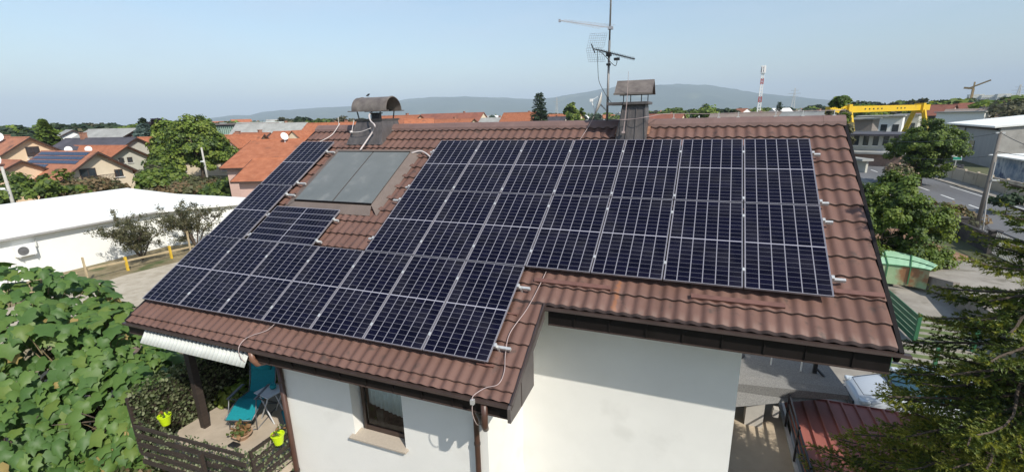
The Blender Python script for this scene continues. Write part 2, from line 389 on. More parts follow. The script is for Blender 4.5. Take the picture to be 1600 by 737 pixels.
# --- edge trims
mb = MB(RF)
mb.box(UR + 0.002, UR + 0.05, VR + 0.05, VE + 0.02, T0 - 0.20, T0 + 0.012)
mb.build('rake_trim', M_trim, house)
mb = MB(RF); mb.box(UL - 0.05, UL - 0.002, VR + 0.05, VL, T0 - 0.16, T0 + 0.03); mb.build('rake_trim', M_trim, house)
mb = MB(RF); mb.box(UM + 0.004, UM + 0.03, VE - 0.02, VL + 0.03, T0 - 0.04, T0 + 0.045); mb.build('rake_trim', M_trimlip, house)
# fascias made of sheet panels with standing seams
def fascia(x0, x1, y, z0, z1, seams, lipmat=M_trimlip):
    f = MB().box(x0, x1, y, y + 0.03, z0, z1).build('fascia', M_trim, house)
    for x in seams: MB().box(x - 0.012, x + 0.012, y - 0.016, y - 0.001, z0 + 0.012, z1 - 0.002).build('seam', M_trim, f)
    l = MB(); l.box(x0, x1 + 0.004, y - 0.012, y - 0.0005, z0 - 0.012, z0 + 0.008); l.build('lower_edge', M_trimlip, f)
    return f
YE = rf(0, VE, T0)[1]; ZE = rf(0, VE, T0)[2]           # right eave
YL_ = rf(0, VL, T0)[1]; ZL_ = rf(0, VL, T0)[2]         # left eave
fascia(UM + 0.06, 7.96, YE + 0.03, ZE - 0.31, ZE - 0.022, [4.09, 4.61, 5.13, 5.62, 6.12, 6.62, 7.09, 7.59])
fascia(UL - 0.05, UM - 0.03, YL_ + 0.03, ZL_ - 0.25, ZL_ - 0.022, [-0.7, -0.2, 0.28, 0.77, 1.26, 1.75, 2.24, 2.73])
g = MB(); g.prism([(YE + 0.028, ZE - 0.02), (YE - 0.05, ZE - 0.02), (YE - 0.055, ZE - 0.055), (YE - 0.045, ZE - 0.055), (YE - 0.04, ZE - 0.03), (YE + 0.028, ZE - 0.03)], 0, UM + 0.03, UR + 0.12); g.build('gutter_lip', M_trimlip, house)
g = MB(); g.prism([(YL_ + 0.028, ZL_ - 0.02), (YL_ - 0.05, ZL_ - 0.02), (YL_ - 0.055, ZL_ - 0.055), (YL_ - 0.045, ZL_ - 0.055), (YL_ - 0.04, ZL_ - 0.03), (YL_ + 0.028, ZL_ - 0.03)], 0, UL - 0.08, UM + 0.03); g.build('gutter_lip', M_trimlip, house)
# end of the right fascia box, turning the corner under the rake
g = MB(); g.box(7.93, 7.96, YE + 0.062, YE + 1.6, ZE - 0.31, ZE - 0.05); g.build('fascia_return', M_trim, house)
# side cladding of the lower roof (faces east)
g = MB(); g.prism([(-3.50, -2.27), (-4.94, -3.125), (-4.94, -3.33), (-4.53, -3.33), (-4.03, -3.30), (-4.03, -2.75), (-3.50, -2.47)], 0, 3.60, 3.645)
sc = g.build('side_cladding', mat('brown_sheet', (0.10, 0.085, 0.078), rough=0.45, var=0.15, scale=4), house)
g = MB(); g.box(3.646, 3.652, -4.545, -4.525, -3.32, -2.96); g.build('seam', M_trimlip, sc)
# soffits
g = MB(RF); g.box(UL, UR - 0.02, VR + 0.3, VE - 0.04, T0 - 0.20, T0 - 0.17); g.build('soffit', M_trim, house)
g = MB(RF); g.box(UL, UM - 0.03, VE - 0.03, VL - 0.06, T0 - 0.19, T0 - 0.16); g.build('soffit', M_trim, house)

# --- walls
WX0, WX1 = -1.43, 2.88       # lower wing
g = MB()
wy = -4.08
ox0, ox1, oz0, oz1 = 0.20, 1.29, -5.02, -3.75
zt = -3.10
g.box(WX0, ox0, wy, wy + 0.30, GZ, zt); g.box(ox1, WX1, wy, wy + 0.30, GZ, zt)
g.box(ox0, ox1, wy, wy + 0.30, oz1, zt); g.box(ox0, ox1, wy, wy + 0.30, GZ, oz0)
g.box(WX0, WX0 + 0.25, wy + 0.30, -0.9, GZ, zt + 0.45)
g.box(WX1 - 0.25, WX1, wy + 0.30, -2.25, GZ, zt + 0.35)
g.build('wall', M_plaster, house)
g = MB(); g.box(WX0 + 0.25, 6.465, -2.55, -2.25, GZ, -2.05); g.box(6.165, 6.465, -2.25, 4.3, GZ, -2.5)
g.box(UL + 0.55, WX0, -1.0, -0.7, -5.9, -1.9)
g.box(WX0, 6.12, 4.0, 4.3, GZ, -2.6)
g.prism([(-2.95, -2.5), (4.15, -2.5), (0.62, -0.35)], 0, 6.18, 6.44)
g.build('wall', M_plaster, house)
# --- window in the lower wing
wf = MB(); fw = 0.065; fy0, fy1 = wy + 0.17, wy + 0.23
wf.box(ox0 + 0.08, ox0 + 0.08 + fw, fy0, fy1, oz0 + 0.05, oz1); wf.box(ox1 - 0.03 - fw, ox1 - 0.03, fy0, fy1, oz0 + 0.05, oz1)
wf.box(ox0 + 0.08 + fw, ox1 - 0.03 - fw, fy0, fy1, oz0 + 0.05, oz0 + 0.05 + fw * 1.4); wf.box(ox0 + 0.08 + fw, ox1 - 0.03 - fw, fy0, fy1, oz1 - fw, oz1)
win = wf.build('window', M_frame, house, bevel=0.006)
mgl = bpy.data.materials.new('window_glass'); mgl.use_nodes = True; nt = mgl.node_tree; n = nt.nodes
gl = n.new('ShaderNodeBsdfGlossy'); gl.inputs['Roughness'].default_value = 0.02; tr = n.new('ShaderNodeBsdfTransparent'); tr.inputs[0].default_value = (0.9, 0.95, 0.94, 1)
fr = n.new('ShaderNodeFresnel'); fr.inputs[0].default_value = 1.6; mx = n.new('ShaderNodeMixShader')
nt.links.new(fr.outputs[0], mx.inputs[0]); nt.links.new(tr.outputs[0], mx.inputs[1]); nt.links.new(gl.outputs[0], mx.inputs[2]); nt.links.new(mx.outputs[0], n['Material Output'].inputs[0])
g = MB(); g.quad((ox0 + 0.14, wy + 0.2, oz0 + 0.12), (ox1 - 0.09, wy + 0.2, oz0 + 0.12), (ox1 - 0.09, wy + 0.2, oz1 - 0.05), (ox0 + 0.14, wy + 0.2, oz1 - 0.05)); g.build('pane', mgl, win)
g = MB(); pts = []
nc = 60
for i in range(nc + 1):
    t = i / nc; x = ox0 + 0.15 + t * (ox1 - ox0 - 0.24); y = wy + 0.30 + 0.012 * math.sin(t * 60)
    zb = -4.50 - 0.10 * math.sin(t * math.pi * 0.5) - 0.06 * max(0, t - 0.15)
    pts.append((x, y, zb, oz1 + 0.1))
for i in range(nc): g.quad((pts[i][0], pts[i][1], pts[i][2]), (pts[i + 1][0], pts[i + 1][1], pts[i + 1][2]), (pts[i + 1][0], pts[i + 1][1], pts[i + 1][3]), (pts[i][0], pts[i][1], pts[i][3]))
c = g.build('curtain', mat('net_curtain', (0.80, 0.84, 0.83), rough=0.95, var=0.05, scale=10), win, smooth=True)
md = c.modifiers.new('thick', 'SOLIDIFY'); md.thickness = 0.003
g = MB(); g.box(ox0 - 0.01, ox1 + 0.02, wy + 0.31, wy + 1.3, oz0 - 0.1, oz0 - 0.02); g.box(ox0 - 0.01, ox1 + 0.02, wy + 1.28, wy + 1.3, oz0 - 0.02, oz1 + 0.2)
g.box(ox0 + 0.15, ox0 + 0.30, wy + 0.45, wy + 0.62, oz0 - 0.02, oz0 + 0.30)
g.build('room_interior', mat('dim_room', (0.10, 0.085, 0.06), rough=0.9, var=0.6, scale=6), win)
g = MB(); g.prism([(wy - 0.09, oz0 + 0.010), (wy - 0.09, oz0 - 0.025), (wy + 0.0, oz0 - 0.02), (wy + 0.17, oz0 + 0.02), (wy + 0.17, oz0 + 0.055)], 0, ox0 - 0.07, ox1 + 0.05)
g.build('sill', mat('stone_sill', (0.42, 0.36, 0.29), rough=0.7, var=0.08, scale=30), win, bevel=0.004)
# --- downpipes
p = MB(); p.tube([(3.24, YL_ - 0.02, ZL_ - 0.08), (3.24, YL_ - 0.02, ZL_ - 0.40), (3.22, YL_ + 0.04, ZL_ - 0.50), (2.82, wy - 0.22, ZL_ - 0.62), (2.73, wy - 0.08, ZL_ - 0.72), (2.73, wy - 0.08, ZL_ - 0.9), (2.73, wy - 0.08, GZ)], 0.045, 14)
dp = p.build('downpipe', M_pipe, house, smooth=True)
b = MB()
for z in (-4.45, -6.2, -7.8): b.lathe((2.73, wy - 0.08, z), [(0.053, -0.02), (0.053, 0.02)], 14); b.box(2.72, 2.74, wy - 0.03, wy, z - 0.012, z + 0.012)
b.build('pipe_bracket', M_trimlip, dp)
p = MB(); p.tube([(-1.37, wy - 0.06, -3.2), (-1.37, wy - 0.06, GZ)], 0.05, 14); dp = p.build('downpipe', M_pipe, house, smooth=True)
b = MB()
for z in (-4.2, -6.2): b.lathe((-1.37, wy - 0.06, z), [(0.058, -0.02), (0.058, 0.02)], 14)
b.build('pipe_bracket', M_trimlip, dp)
p = MB(); p.tube([(-1.02, YL_ - 0.02, ZL_ - 0.06), (-1.02, YL_ - 0.02, ZL_ - 0.20), (-0.98, YL_ + 0.02, ZL_ - 0.29), (-1.02, YL_ + 0.20, ZL_ - 0.36), (-1.30, YL_ + 0.70, ZL_ - 0.46), (-1.37, wy - 0.06, ZL_ - 0.52)], 0.048, 14)
p.build('gutter_outlet', mat('copper_brown', (0.20, 0.10, 0.065), rough=0.4, var=0.2), house, smooth=True)
# --- corrugated translucent sheet under the left eave
V_ = []; Fi = []
xs_ = np.linspace(-3.85, -1.16, 330)
for j, (yy, zz) in enumerate([(YL_ + 0.04, ZL_ - 0.12), (YL_ - 0.10, ZL_ - 0.33)]):
    for x in xs_: V_.append((x, yy - 0.02 * math.sin(2 * math.pi * x / 0.096), zz + 0.016 * math.sin(2 * math.pi * x / 0.096)))
nn_ = len(xs_)
Fi = np.array([(i, i + 1, nn_ + i + 1, nn_ + i) for i in range(nn_ - 1)])
o = link_mesh('corrugated_sheet', arrmesh('corrugated_sheet', np.array(V_) - WL[house.name], Fi, mat('corrugated_plastic', (0.50, 0.52, 0.49), rough=0.6, var=0.08, scale=4), smooth=True), house)
md = o.modifiers.new('thick', 'SOLIDIFY'); md.thickness = 0.004
o['label'] = 'white corrugated sheet below the left eave'

# --- chimneys
M_chim = mat('chimney_sheet', (0.055, 0.05, 0.05), rough=0.5, col2=(0.12, 0.105, 0.10), scale=3, streak=(3, 3, 0.6))
M_cowl = mat('weathered_cowl', (0.12, 0.10, 0.09), rough=0.55, col2=(0.22, 0.19, 0.165), scale=5, metal=0.2)
# right chimney: tapering clad stack, ledge, gabled cowl on four rods
def frus(m, x0, x1, y0, y1, z0, X0, X1, Y0, Y1, z1):
    vs = [(x0, y0, z0), (x1, y0, z0), (x1, y1, z0), (x0, y1, z0), (X0, Y0, z1), (X1, Y0, z1), (X1, Y1, z1), (X0, Y1, z1)]
    m.add(vs, [(3, 2, 1, 0), (4, 5, 6, 7), (0, 1, 5, 4), (1, 2, 6, 5), (2, 3, 7, 6), (3, 0, 4, 7)])
cy0 = 0.12
g = MB(); frus(g, 3.97, 4.60, cy0, 0.85, -0.1, 4.08, 4.53, cy0 + 0.12, 0.80, 0.665)
ch = g.build('chimney', M_chim, house)
g = MB()
for t in (0.04, 0.33, 0.64, 0.96):
    a = (3.97 + 0.63 * t, cy0 - 0.006, -0.1); b_ = (4.08 + 0.45 * t, cy0 + 0.114, 0.66); MB().bar(a, b_, 0.022, 0.016).build('standing_seam', M_chim, ch)
g = MB(); g.box(3.78, 4.60, cy0 + 0.04, 0.88, 0.665, 0.72); g.build('ledge', M_chim, ch, bevel=0.006)
g = MB()
for x in (4.10, 4.17, 4.45, 4.52):
    yy = cy0 + 0.14 if x in (4.10, 4.45) else 0.74
    MB().bar((x, yy, 0.72), (x, yy, 0.90), 0.016).build('cowl_rod', M_black, ch)
g = MB(); yc = 0.47
g.prism([(yc - 0.34, 0.86), (yc - 0.34, 0.885), (yc - 0.02, 1.14), (yc + 0.02, 1.14), (yc + 0.34, 0.885), (yc + 0.34, 0.86), (yc, 1.115)], 0, 3.93, 4.66)
g.box(3.92, 4.67, yc - 0.355, yc - 0.335, 0.855, 0.89)
g.build('cowl', M_cowl, ch)
g = MB(RF); g.box(3.93, 4.62, -0.62, -0.33, T0 + 0.01, T0 + 0.055); fl = g.build('chimney_flashing', mat('rusty_flashing', (0.22, 0.11, 0.065), rough=0.6, col2=(0.33, 0.17, 0.10), scale=7), ch)
# left chimney: flared clad base, barrel cowl
g = MB(); frus(g, -2.83, -1.72, 0.05, 1.15, -0.1, -2.60, -1.82, 0.28, 0.95, 0.46)
ch2 = g.build('chimney', M_chim, house)
g = MB(); frus(g, -2.60, -1.82, 0.28, 0.95, 0.461, -2.66, -1.78, 0.22, 1.0, 0.52); g.build('ledge', mat('grey_ledge', (0.17, 0.17, 0.17), rough=0.6, var=0.2), ch2)
g = MB()
for x, y in ((-2.55, 0.33), (-1.92, 0.33), (-2.55, 0.9), (-1.92, 0.9)): MB().bar((x, y, 0.52), (x + (0.05 if x < -2.2 else -0.05) * -1, y, 0.73), 0.022).build('cowl_rod', M_black, ch2)
g.lathe((-2.22, 0.6, 0.5), [(0.13, 0.0), (0.13, 0.14), (0.17, 0.15), (0.17, 0.17)], 16, close=True)
g.build('flue', M_black, ch2)
g = MB(); out = []; inn = []
for k in range(25):
    a = math.pi * k / 24; out.append((0.6 - 0.33 * math.cos(a), 0.72 + 0.33 * math.sin(a))); inn.append((0.6 - 0.318 * math.cos(a), 0.72 + 0.318 * math.sin(a)))
for k in range(24): g.prism([out[k], out[k + 1], inn[k + 1], inn[k]], 0, -2.72, -1.66)
for k in range(24):
    for x in (-2.60, -1.70): g.prism([(out[k][0] * 1.0, out[k][1] + 0.012), (out[k + 1][0], out[k + 1][1] + 0.012), out[k + 1], out[k]], 0, x, x + 0.02)
g.box(-2.82, -1.60, 0.24, 0.30, 0.70, 0.722); g.box(-2.82, -1.60, 0.90, 0.96, 0.70, 0.722)
g.build('cowl', M_cowl, ch2)
g = MB(RF); g.box(-3.0, -1.72, -0.80, -0.60, T0 + 0.035, T0 + 0.05); g.build('chimney_flashing', mat('grey_flashing', (0.20, 0.165, 0.15), rough=0.6, var=0.15), ch2)

# --- snow guards (angle strips bolted across the sheet)
def guard(u0, u1, v, lab):
    g = MB(RF); g.box(u0, u1, v - 0.014, v - 0.004, T0 + 0.02, T0 + 0.075); g.box(u0, u1, v - 0.075, v - 0.0145, T0 + 0.066, T0 + 0.075)
    o = g.build('snow_guard', mat('snow_guard_steel', (0.15, 0.072, 0.056), rough=0.5, var=0.2), house); return o
guard(3.36, 4.56, 3.76, ''); guard(5.68, 6.84, 3.74, ''); guard(7.42, 7.97, 3.40, '')
for (u0, v0) in ((3.02, 4.40), (2.96, 5.30)):
    g = MB(RF); g.box(u0, u0 + 0.26, v0 - 0.01, v0 + 0.015, T0 + 0.02, T0 + 0.055); g.build('snow_guard', mat('snow_guard_steel', ()), house)

# --- balcony on the left, part of the house
fz = -6.0
g = MB(); g.box(-4.62, WX0, -5.03, -1.0, fz - 0.16, fz); bal = g.build('balcony', mat('balcony_screed', (0.42, 0.35, 0.27), rough=0.9, var=0.12, scale=2, stain=((0.25, 0.22, 0.18), 2.2, 0.63)), house)
g = MB(); g.box(-4.24, -4.10, -4.05, -3.91, fz, -2.75); g.build('post', M_wood_dark, bal)
g = MB(); g.box(-4.24, -4.10, -4.05, -3.91, GZ, fz - 0.16); g.build('post', M_wood_dark, bal)
RZ = -5.2
cor = (-1.49, -4.96); lef = (-4.36, -5.10); rig = (-1.46, -4.10)
for k in range(5):
    z = RZ - 0.02 - k * 0.205
    g = MB(); g.bar((lef[0], lef[1] - 0.07, z), (cor[0] - 0.03, cor[1] - 0.07, z), 0.035, 0.085 if k else 0.06); g.build('rail_plank', M_wood_dark, bal)
    g = MB(); g.bar((cor[0] + 0.0, cor[1] + 0.03, z), (rig[0], rig[1], z), 0.035, 0.085 if k else 0.06); g.build('rail_plank', M_wood_dark, bal)
for p_ in (lef, (-2.3, -5.32), cor):
    g = MB(); g.bar((p_[0], p_[1] + 0.05, RZ - 1.0), (p_[0], p_[1] + 0.05, RZ), 0.06); g.build('rail_post', M_wood_dark, bal)
g = MB(); g.box(-5.4, -1.5, -5.7, -5.3, -6.9, -6.82); g.build('ledge_slab', M_conc, bal)

# --- east landing: grey speckled slab, terrace floor and its railing
M_terr = mat('speckled_render', (0.13, 0.13, 0.125), rough=0.9, col2=(0.24, 0.235, 0.225), scale=45, detail=3)
g = MB()
g.add([(6.47, 1.3, -5.5), (9.04, 1.5, -5.5), (8.9, 2.6, -5.5), (6.43, 2.8, -5.5), (6.43, 1.3, -5.9), (9.04, 1.5, -5.68), (8.9, 2.6, -5.68), (6.43, 2.8, -5.9)],
      [(0, 1, 2, 3), (7, 6, 5, 4), (0, 4, 5, 1), (1, 5, 6, 2), (2, 6, 7, 3), (3, 7, 4, 0)])
land = g.build('landing', M_terr, house)
g = MB()
g.add([(6.43, 1.293, -5.497), (9.044, 1.493, -5.497), (9.044, 1.493, -5.70), (6.43, 0.55, -6.0)], [(0, 3, 2, 1)]); 
g.add([(6.43, 1.29, -5.49), (9.05, 1.49, -5.49), (9.05, 1.30, -5.54), (6.43, 0.95, -5.54), (6.43, 0.95, -5.86), (9.05, 1.30, -5.66)], [(0, 3, 2, 1), (3, 4, 5, 2), (1, 2, 5)])
g.build('landing_kerb', M_terr, land)
g = MB(); g.box(7.05, 7.42, 0.9, 1.25, -6.5, -5.9); g.box(7.6, 7.72, 0.95, 1.1, -6.2, -6.0); g.build('pier', mat('pale_block', (0.5, 0.47, 0.42), rough=0.9, var=0.1), land)
g = MB(); g.box(8.48, 8.56, 2.0, 2.08, -5.5, -4.6); g.bar((8.52, 2.04, -5.35), (8.70, 1.9, -5.5), 0.04); g.build('post', M_black, land)
g = MB(); g.box(7.60, 7.63, 2.1, 2.13, -5.5, -5.2); g.box(8.22, 8.25, 2.0, 2.03, -5.5, -5.2); g.build('marker_stake', M_white, land)
g = MB(); g.lathe((6.85, 2.3, -5.5), [(0.02, 0), (0.18, 0.02), (0.2, 0.06), (0.12, 0.12), (0.02, 0.13)], 16); g.build('drain_hood', M_black, land, smooth=True)
g = MB(); g.box(6.466, 7.88, -3.2, 4.2, -6.66, -6.5); ter = g.build('terrace', mat('terrace_screed', (0.44, 0.36, 0.26), rough=0.9, var=0.1, scale=1.5, stain=((0.33, 0.28, 0.21), 1.5, 0.6)), house)
g = MB(); g.box(6.466, 7.88, 0.9, 3.9, GZ, -6.67); g.box(7.885, 7.95, -3.2, 4.2, -6.75, -6.44); g.build('terrace_edge', mat('pale_edge', (0.5, 0.5, 0.48), rough=0.8, var=0.1), ter)
g = MB()
for z in (-5.66, -5.86, -6.06): MB().bar((7.90, -3.2, z), (7.90, 1.2, z), 0.03, 0.035).build('rail', M_black, ter)
for y in (-2.6, -1.35, -0.15, 1.05):
    g = MB(); g.bar((7.90, y, -6.44), (7.90, y, -5.62), 0.04); g.build('rail_post', M_black, ter)
g = MB(); g.bar((6.75, -1.75, -6.36), (7.0, -1.9, -6.36), 0.035); g.bar((6.75, -1.75, -6.36), (6.75, -1.75, -6.5), 0.03); g.bar((7.0, -1.9, -6.36), (7.0, -1.9, -6.5), 0.03); g.build('boot_scraper', M_black, ter)

# ================================================================== SOLAR PANELS
def panelmat():
    m = bpy.data.materials.new('photovoltaic_cells'); m.use_nodes = True; nt = m.node_tree; n = nt.nodes; l = nt.links
    b = n['Principled BSDF']; uv = n.new('ShaderNodeUVMap'); sp = n.new('ShaderNodeSeparateXYZ'); l.new(uv.outputs[0], sp.inputs[0])
    def M(op, a, bb=None, c=None):
        q = n.new('ShaderNodeMath'); q.operation = op
        for i, x in enumerate((a, bb, c)):
            if x is None: continue
            if isinstance(x, (int, float)): q.inputs[i].default_value = x
            else: l.new(x, q.inputs[i])
        return q.outputs[0]
    # u: 0..6 across six cells, v: 0..20 down twenty half cells
    du = M('ABSOLUTE', M('SUBTRACT', M('FRACT', sp.outputs[0]), 0.5)); dv = M('ABSOLUTE', M('SUBTRACT', M('FRACT', sp.outputs[1]), 0.5))
    lu = M('GREATER_THAN', du, 0.5 - 0.036); lv = M('GREATER_THAN', dv, 0.5 - 0.036)
    mid = M('LESS_THAN', M('ABSOLUTE', M('SUBTRACT', sp.outputs[1], 10.0)), 0.105)
    fac = M('MAXIMUM', M('MAXIMUM', M('MULTIPLY', lu, 0.50), M('MULTIPLY', lv, 0.22)), M('MULTIPLY', mid, 0.7))
    bb_unused = M('MULTIPLY', M('GREATER_THAN', M('ABSOLUTE', M('SUBTRACT', M('FRACT', M('MULTIPLY', sp.outputs[0], 9.0)), 0.5)), 0.44), 0.10)
    wn_ = n.new('ShaderNodeTexWhiteNoise'); wn_.noise_dimensions = '3D'
    cb = n.new('ShaderNodeCombineXYZ'); l.new(M('FLOOR', sp.outputs[0]), cb.inputs[0]); l.new(M('FLOOR', sp.outputs[1]), cb.inputs[1])
    oi = n.new('ShaderNodeObjectInfo'); l.new(oi.outputs['Random'], cb.inputs[2]); l.new(cb.outputs[0], wn_.inputs[0])
    r1 = n.new('ShaderNodeMix'); r1.data_type = 'RGBA'; l.new(wn_.outputs[0], r1.inputs['Factor']); r1.inputs['A'].default_value = (0.003, 0.003, 0.0095, 1); r1.inputs['B'].default_value = (0.005, 0.005, 0.016, 1)
    mx = n.new('ShaderNodeMix'); mx.data_type = 'RGBA'; l.new(fac, mx.inputs['Factor']); l.new(r1.outputs['Result'], mx.inputs['A']); mx.inputs['B'].default_value = (0.47, 0.46, 0.52, 1)
    # light dust film
    tc = n.new('ShaderNodeTexCoord'); nz = n.new('ShaderNodeTexNoise'); nz.inputs['Scale'].default_value = 1.4; nz.inputs['Detail'].default_value = 8; l.new(tc.outputs['Object'], nz.inputs['Vector'])
    mr = n.new('ShaderNodeMapRange'); mr.inputs['From Min'].default_value = 0.45; mr.inputs['From Max'].default_value = 0.8; mr.inputs['To Min'].default_value = 0.0; mr.inputs['To Max'].default_value = 0.045; l.new(nz.outputs['Fac'], mr.inputs['Value'])
    m2 = n.new('ShaderNodeMix'); m2.data_type = 'RGBA'; l.new(mr.outputs[0], m2.inputs['Factor']); l.new(mx.outputs['Result'], m2.inputs['A']); m2.inputs['B'].default_value = (0.4, 0.38, 0.36, 1)
    l.new(m2.outputs['Result'], b.inputs['Base Color']); b.inputs['Roughness'].default_value = 0.16; b.inputs['Specular IOR Level'].default_value = 0.10
    return m
M_pv = panelmat()
PL, PW = 1.755, 1.038
def make_panel(w, l, landscape):
    """local coordinates: x across, y up the slope (root at the lower left corner of the underside)"""
    r = root('solar_panel', (0, 0, 0), '', 'solar panel')
    t = 0.032; lip = 0.0075
    g = MB(); g.box(0, w, 0, lip, -t, 0.0); g.box(0, w, l - lip, l, -t, 0.0); g.box(0, lip, lip, l - lip, -t, 0.0); g.box(w - lip, w, lip, l - lip, -t, 0.0)
    g.build('frame', M_alu, r)
    a, b = lip, w - lip; c, d = lip, l - lip
    me = bpy.data.meshes.new('glass'); me.from_pydata([(a, c, -0.004), (b, c, -0.004), (b, d, -0.004), (a, d, -0.004), (a, c, -0.03), (b, c, -0.03), (b, d, -0.03), (a, d, -0.03)], [], [(0, 1, 2, 3), (7, 6, 5, 4)])
    uvl = me.uv_layers.new(name='UVMap'); e = 0.02
    if landscape: uvs = [(-e, -e * 2), (-e, 20 + e * 2), (6 + e, 20 + e * 2), (6 + e, -e * 2)]
    else: uvs = [(-e, -e * 2), (6 + e, -e * 2), (6 + e, 20 + e * 2), (-e, 20 + e * 2)]
    for i in range(4): uvl.data[i].uv = uvs[i]
    me.materials.append(M_pv); link_mesh('glass', me, r)
    return r
P1 = make_panel(PW, PL, False); P2 = make_panel(PL, PW, True)
Rq = Matrix([(RU[0], -RV[0], RN[0]), (RU[1], -RV[1], RN[1]), (RU[2], -RV[2], RN[2])]).to_euler()
ORD = ['first', 'second', 'third', 'fourth', 'fifth', 'sixth', 'seventh']
used = {}
def place_panel(u, v_top, label, landscape=False):
    src = P2 if landscape else P1
    o = src if id(src) not in used else copy_tree(src)
    used[id(src)] = 1
    ln = PW if landscape else PL
    o.location = rf(u, v_top + ln, 0); o.rotation_euler = Rq
    o['label'] = label; o['group'] = 'solar panels on the brown roof'
PP, LL = 1.058, 1.775
for i in range(7):
    place_panel(i * PP, 0.0, 'solar panel %s from the left in the uppermost row just under the ridge' % ORD[i])
for i in range(7):
    place_panel(i * PP, LL, 'solar panel %s from the left in the middle row of the big array' % ORD[i])
for i in range(7):
    place_panel((i - 4) * PP, 2 * LL, 'solar panel %s from the left in the lowest row above the left eave' % ORD[i])
place_panel(-4.17, 0.03, 'upper solar panel of the single column along the left roof edge')
place_panel(-4.19, 0.03 + LL, 'lower solar panel of the single column along the left roof edge')
place_panel(-3.03, 2.505, 'sideways solar panel beneath the grey solar collectors', True)
# mounting rails with end clamps
def rail(u0, u1, v, lab, clamps):
    r = root('mounting_rail', rf(u0, v, -0.09), lab, 'mounting rail', 'silver mounting rails under the panels')
    g = MB(RF); g.box(u0, u1, v - 0.02, v + 0.02, -0.078, -0.034); g.box(u0, u1, v - 0.006, v + 0.006, -0.0335, -0.0325); g.build('rail', M_galv, r)
    k = MB(RF)
    u = math.ceil(u0 / 1.0)
    while u < u1:
        k.box(u, u + 0.03, v + 0.021, v + 0.027, -0.15, -0.05); k.box(u, u + 0.03, v + 0.0, v + 0.0205, -0.085, -0.079); u += 1.2
    k.build('roof_hook', M_galv, r)
    for c in clamps:
        q = MB(RF); q.box(c - 0.019, c + 0.019, v - 0.028, v + 0.028, -0.034, 0.006); q.build('clamp', M_galv, r, bevel=0.002)
mid7 = [i * PP - 0.010 for i in range(1, 7)]
rail(-0.12, 7.52, 0.40, 'upper rail under the uppermost panel row, its left end beside the collectors', [-0.022] + mid7 + [7 * PP + 0.0])
rail(-0.12, 7.52, 1.66, 'lower rail under the uppermost panel row', [-0.022] + mid7 + [7 * PP + 0.0])
rail(-0.20, 7.53, 2.08, 'upper rail under the middle panel row', [-0.022] + mid7 + [7 * PP + 0.0])
rail(-0.14, 7.56, 3.20, 'lower rail under the middle panel row, sticking out at the right', [-0.022] + mid7 + [7 * PP + 0.0])
midb = [i * PP - 0.010 for i in range(-3, 3)]
rail(-4.22, 3.36, 3.94, 'upper rail under the lowest panel row, ending above the downpipe', midb + [3 * PP])
rail(-4.22, 3.40, 5.03, 'lower rail under the lowest panel row, nearest the left eave', midb + [3 * PP])
for v, w in ((0.42, 'topmost'), (1.66, 'second'), (2.08, 'third')):
    rail(-4.2, -2.88, v, '%s short rail across the left panel column' % w, [-3.11])
rail(-3.25, -1.16, 2.78, 'upper short rail under the sideways panel', [-3.05, -1.26]); rail(-3.25, -1.16, 3.40, 'lower short rail under the sideways panel', [-3.05, -1.26])

# ================================================================== SOLAR THERMAL COLLECTORS
M_coll = mat('frosted_collector_glass', (0.115, 0.127, 0.125), rough=0.55, col2=(0.15, 0.16, 0.156), scale=1.1, stain=((0.18, 0.187, 0.18), 2.2, 0.6), spec=0.5)
M_cfl = mat('collector_flashing', (0.155, 0.12, 0.10), rough=0.55, var=0.12, scale=3)
def collector(u0, u1, lab):
    r = root('thermal_collector', rf(u0, 2.24, -0.1), lab, 'solar collector', 'grey thermal collectors')
    g = MB(RF); g.box(u0, u1, 0.40, 2.24, -0.11, -0.05); g.build('collector_box', M_trimlip, r)
    g = MB(RF); g.box(u0 + 0.012, u1 - 0.012, 0.415, 2.222, -0.0495, -0.038); g.build('glass', M_coll, r)
    MB(RF).box(u0, u1, 0.395, 0.414, -0.0495, -0.028).build('glazing_bar', M_trim, r); MB(RF).box(u0, u1, 2.223, 2.25, -0.0495, -0.030).build('glazing_bar', M_trim, r)
collector(-2.76, -1.705, 'left grey solar thermal collector set into brown flashing')
collector(-1.695, -0.66, 'right grey solar thermal collector set into brown flashing')
fl = root('collector_flashing', rf(-1.7, 2.5, T0), 'brown sheet metal surround of the two grey collectors', 'flashing')
g = MB(RF); g.add([(-2.98, 0.40, -0.125), (-2.765, 0.38, -0.06), (-2.765, 2.26, -0.06), (-3.02, 2.5, -0.125)], [(0, 3, 2, 1)]); g.build('side_apron', M_cfl, fl)
g = MB(RF); g.add([(-0.655, 0.38, -0.05), (-0.42, 0.38, -0.125), (-0.42, 2.5, -0.125), (-0.655, 2.26, -0.05)], [(0, 3, 2, 1)]); g.build('side_apron', M_cfl, fl)
g = MB(RF); g.add([(-2.765, 2.262, -0.062), (-0.655, 2.262, -0.062), (-0.58, 2.50, -0.118), (-2.96, 2.50, -0.118)], [(0, 3, 2, 1)]); g.box(-2.96, -0.58, 2.50, 2.512, -0.15, -0.118); g.build('lower_apron', M_cfl, fl)
g = MB(RF); g.box(-2.98, -0.42, 0.22, 0.394, -0.125, -0.105); g.build('upper_apron', M_cfl, fl)
def pipe_obj(name, pts, r, m, label, cat, n=8):
    g = MB(); g.tube(pts, r, n); o = g.build(name, m, None, smooth=True, loc=pts[0]); return tag(o, label, cat)
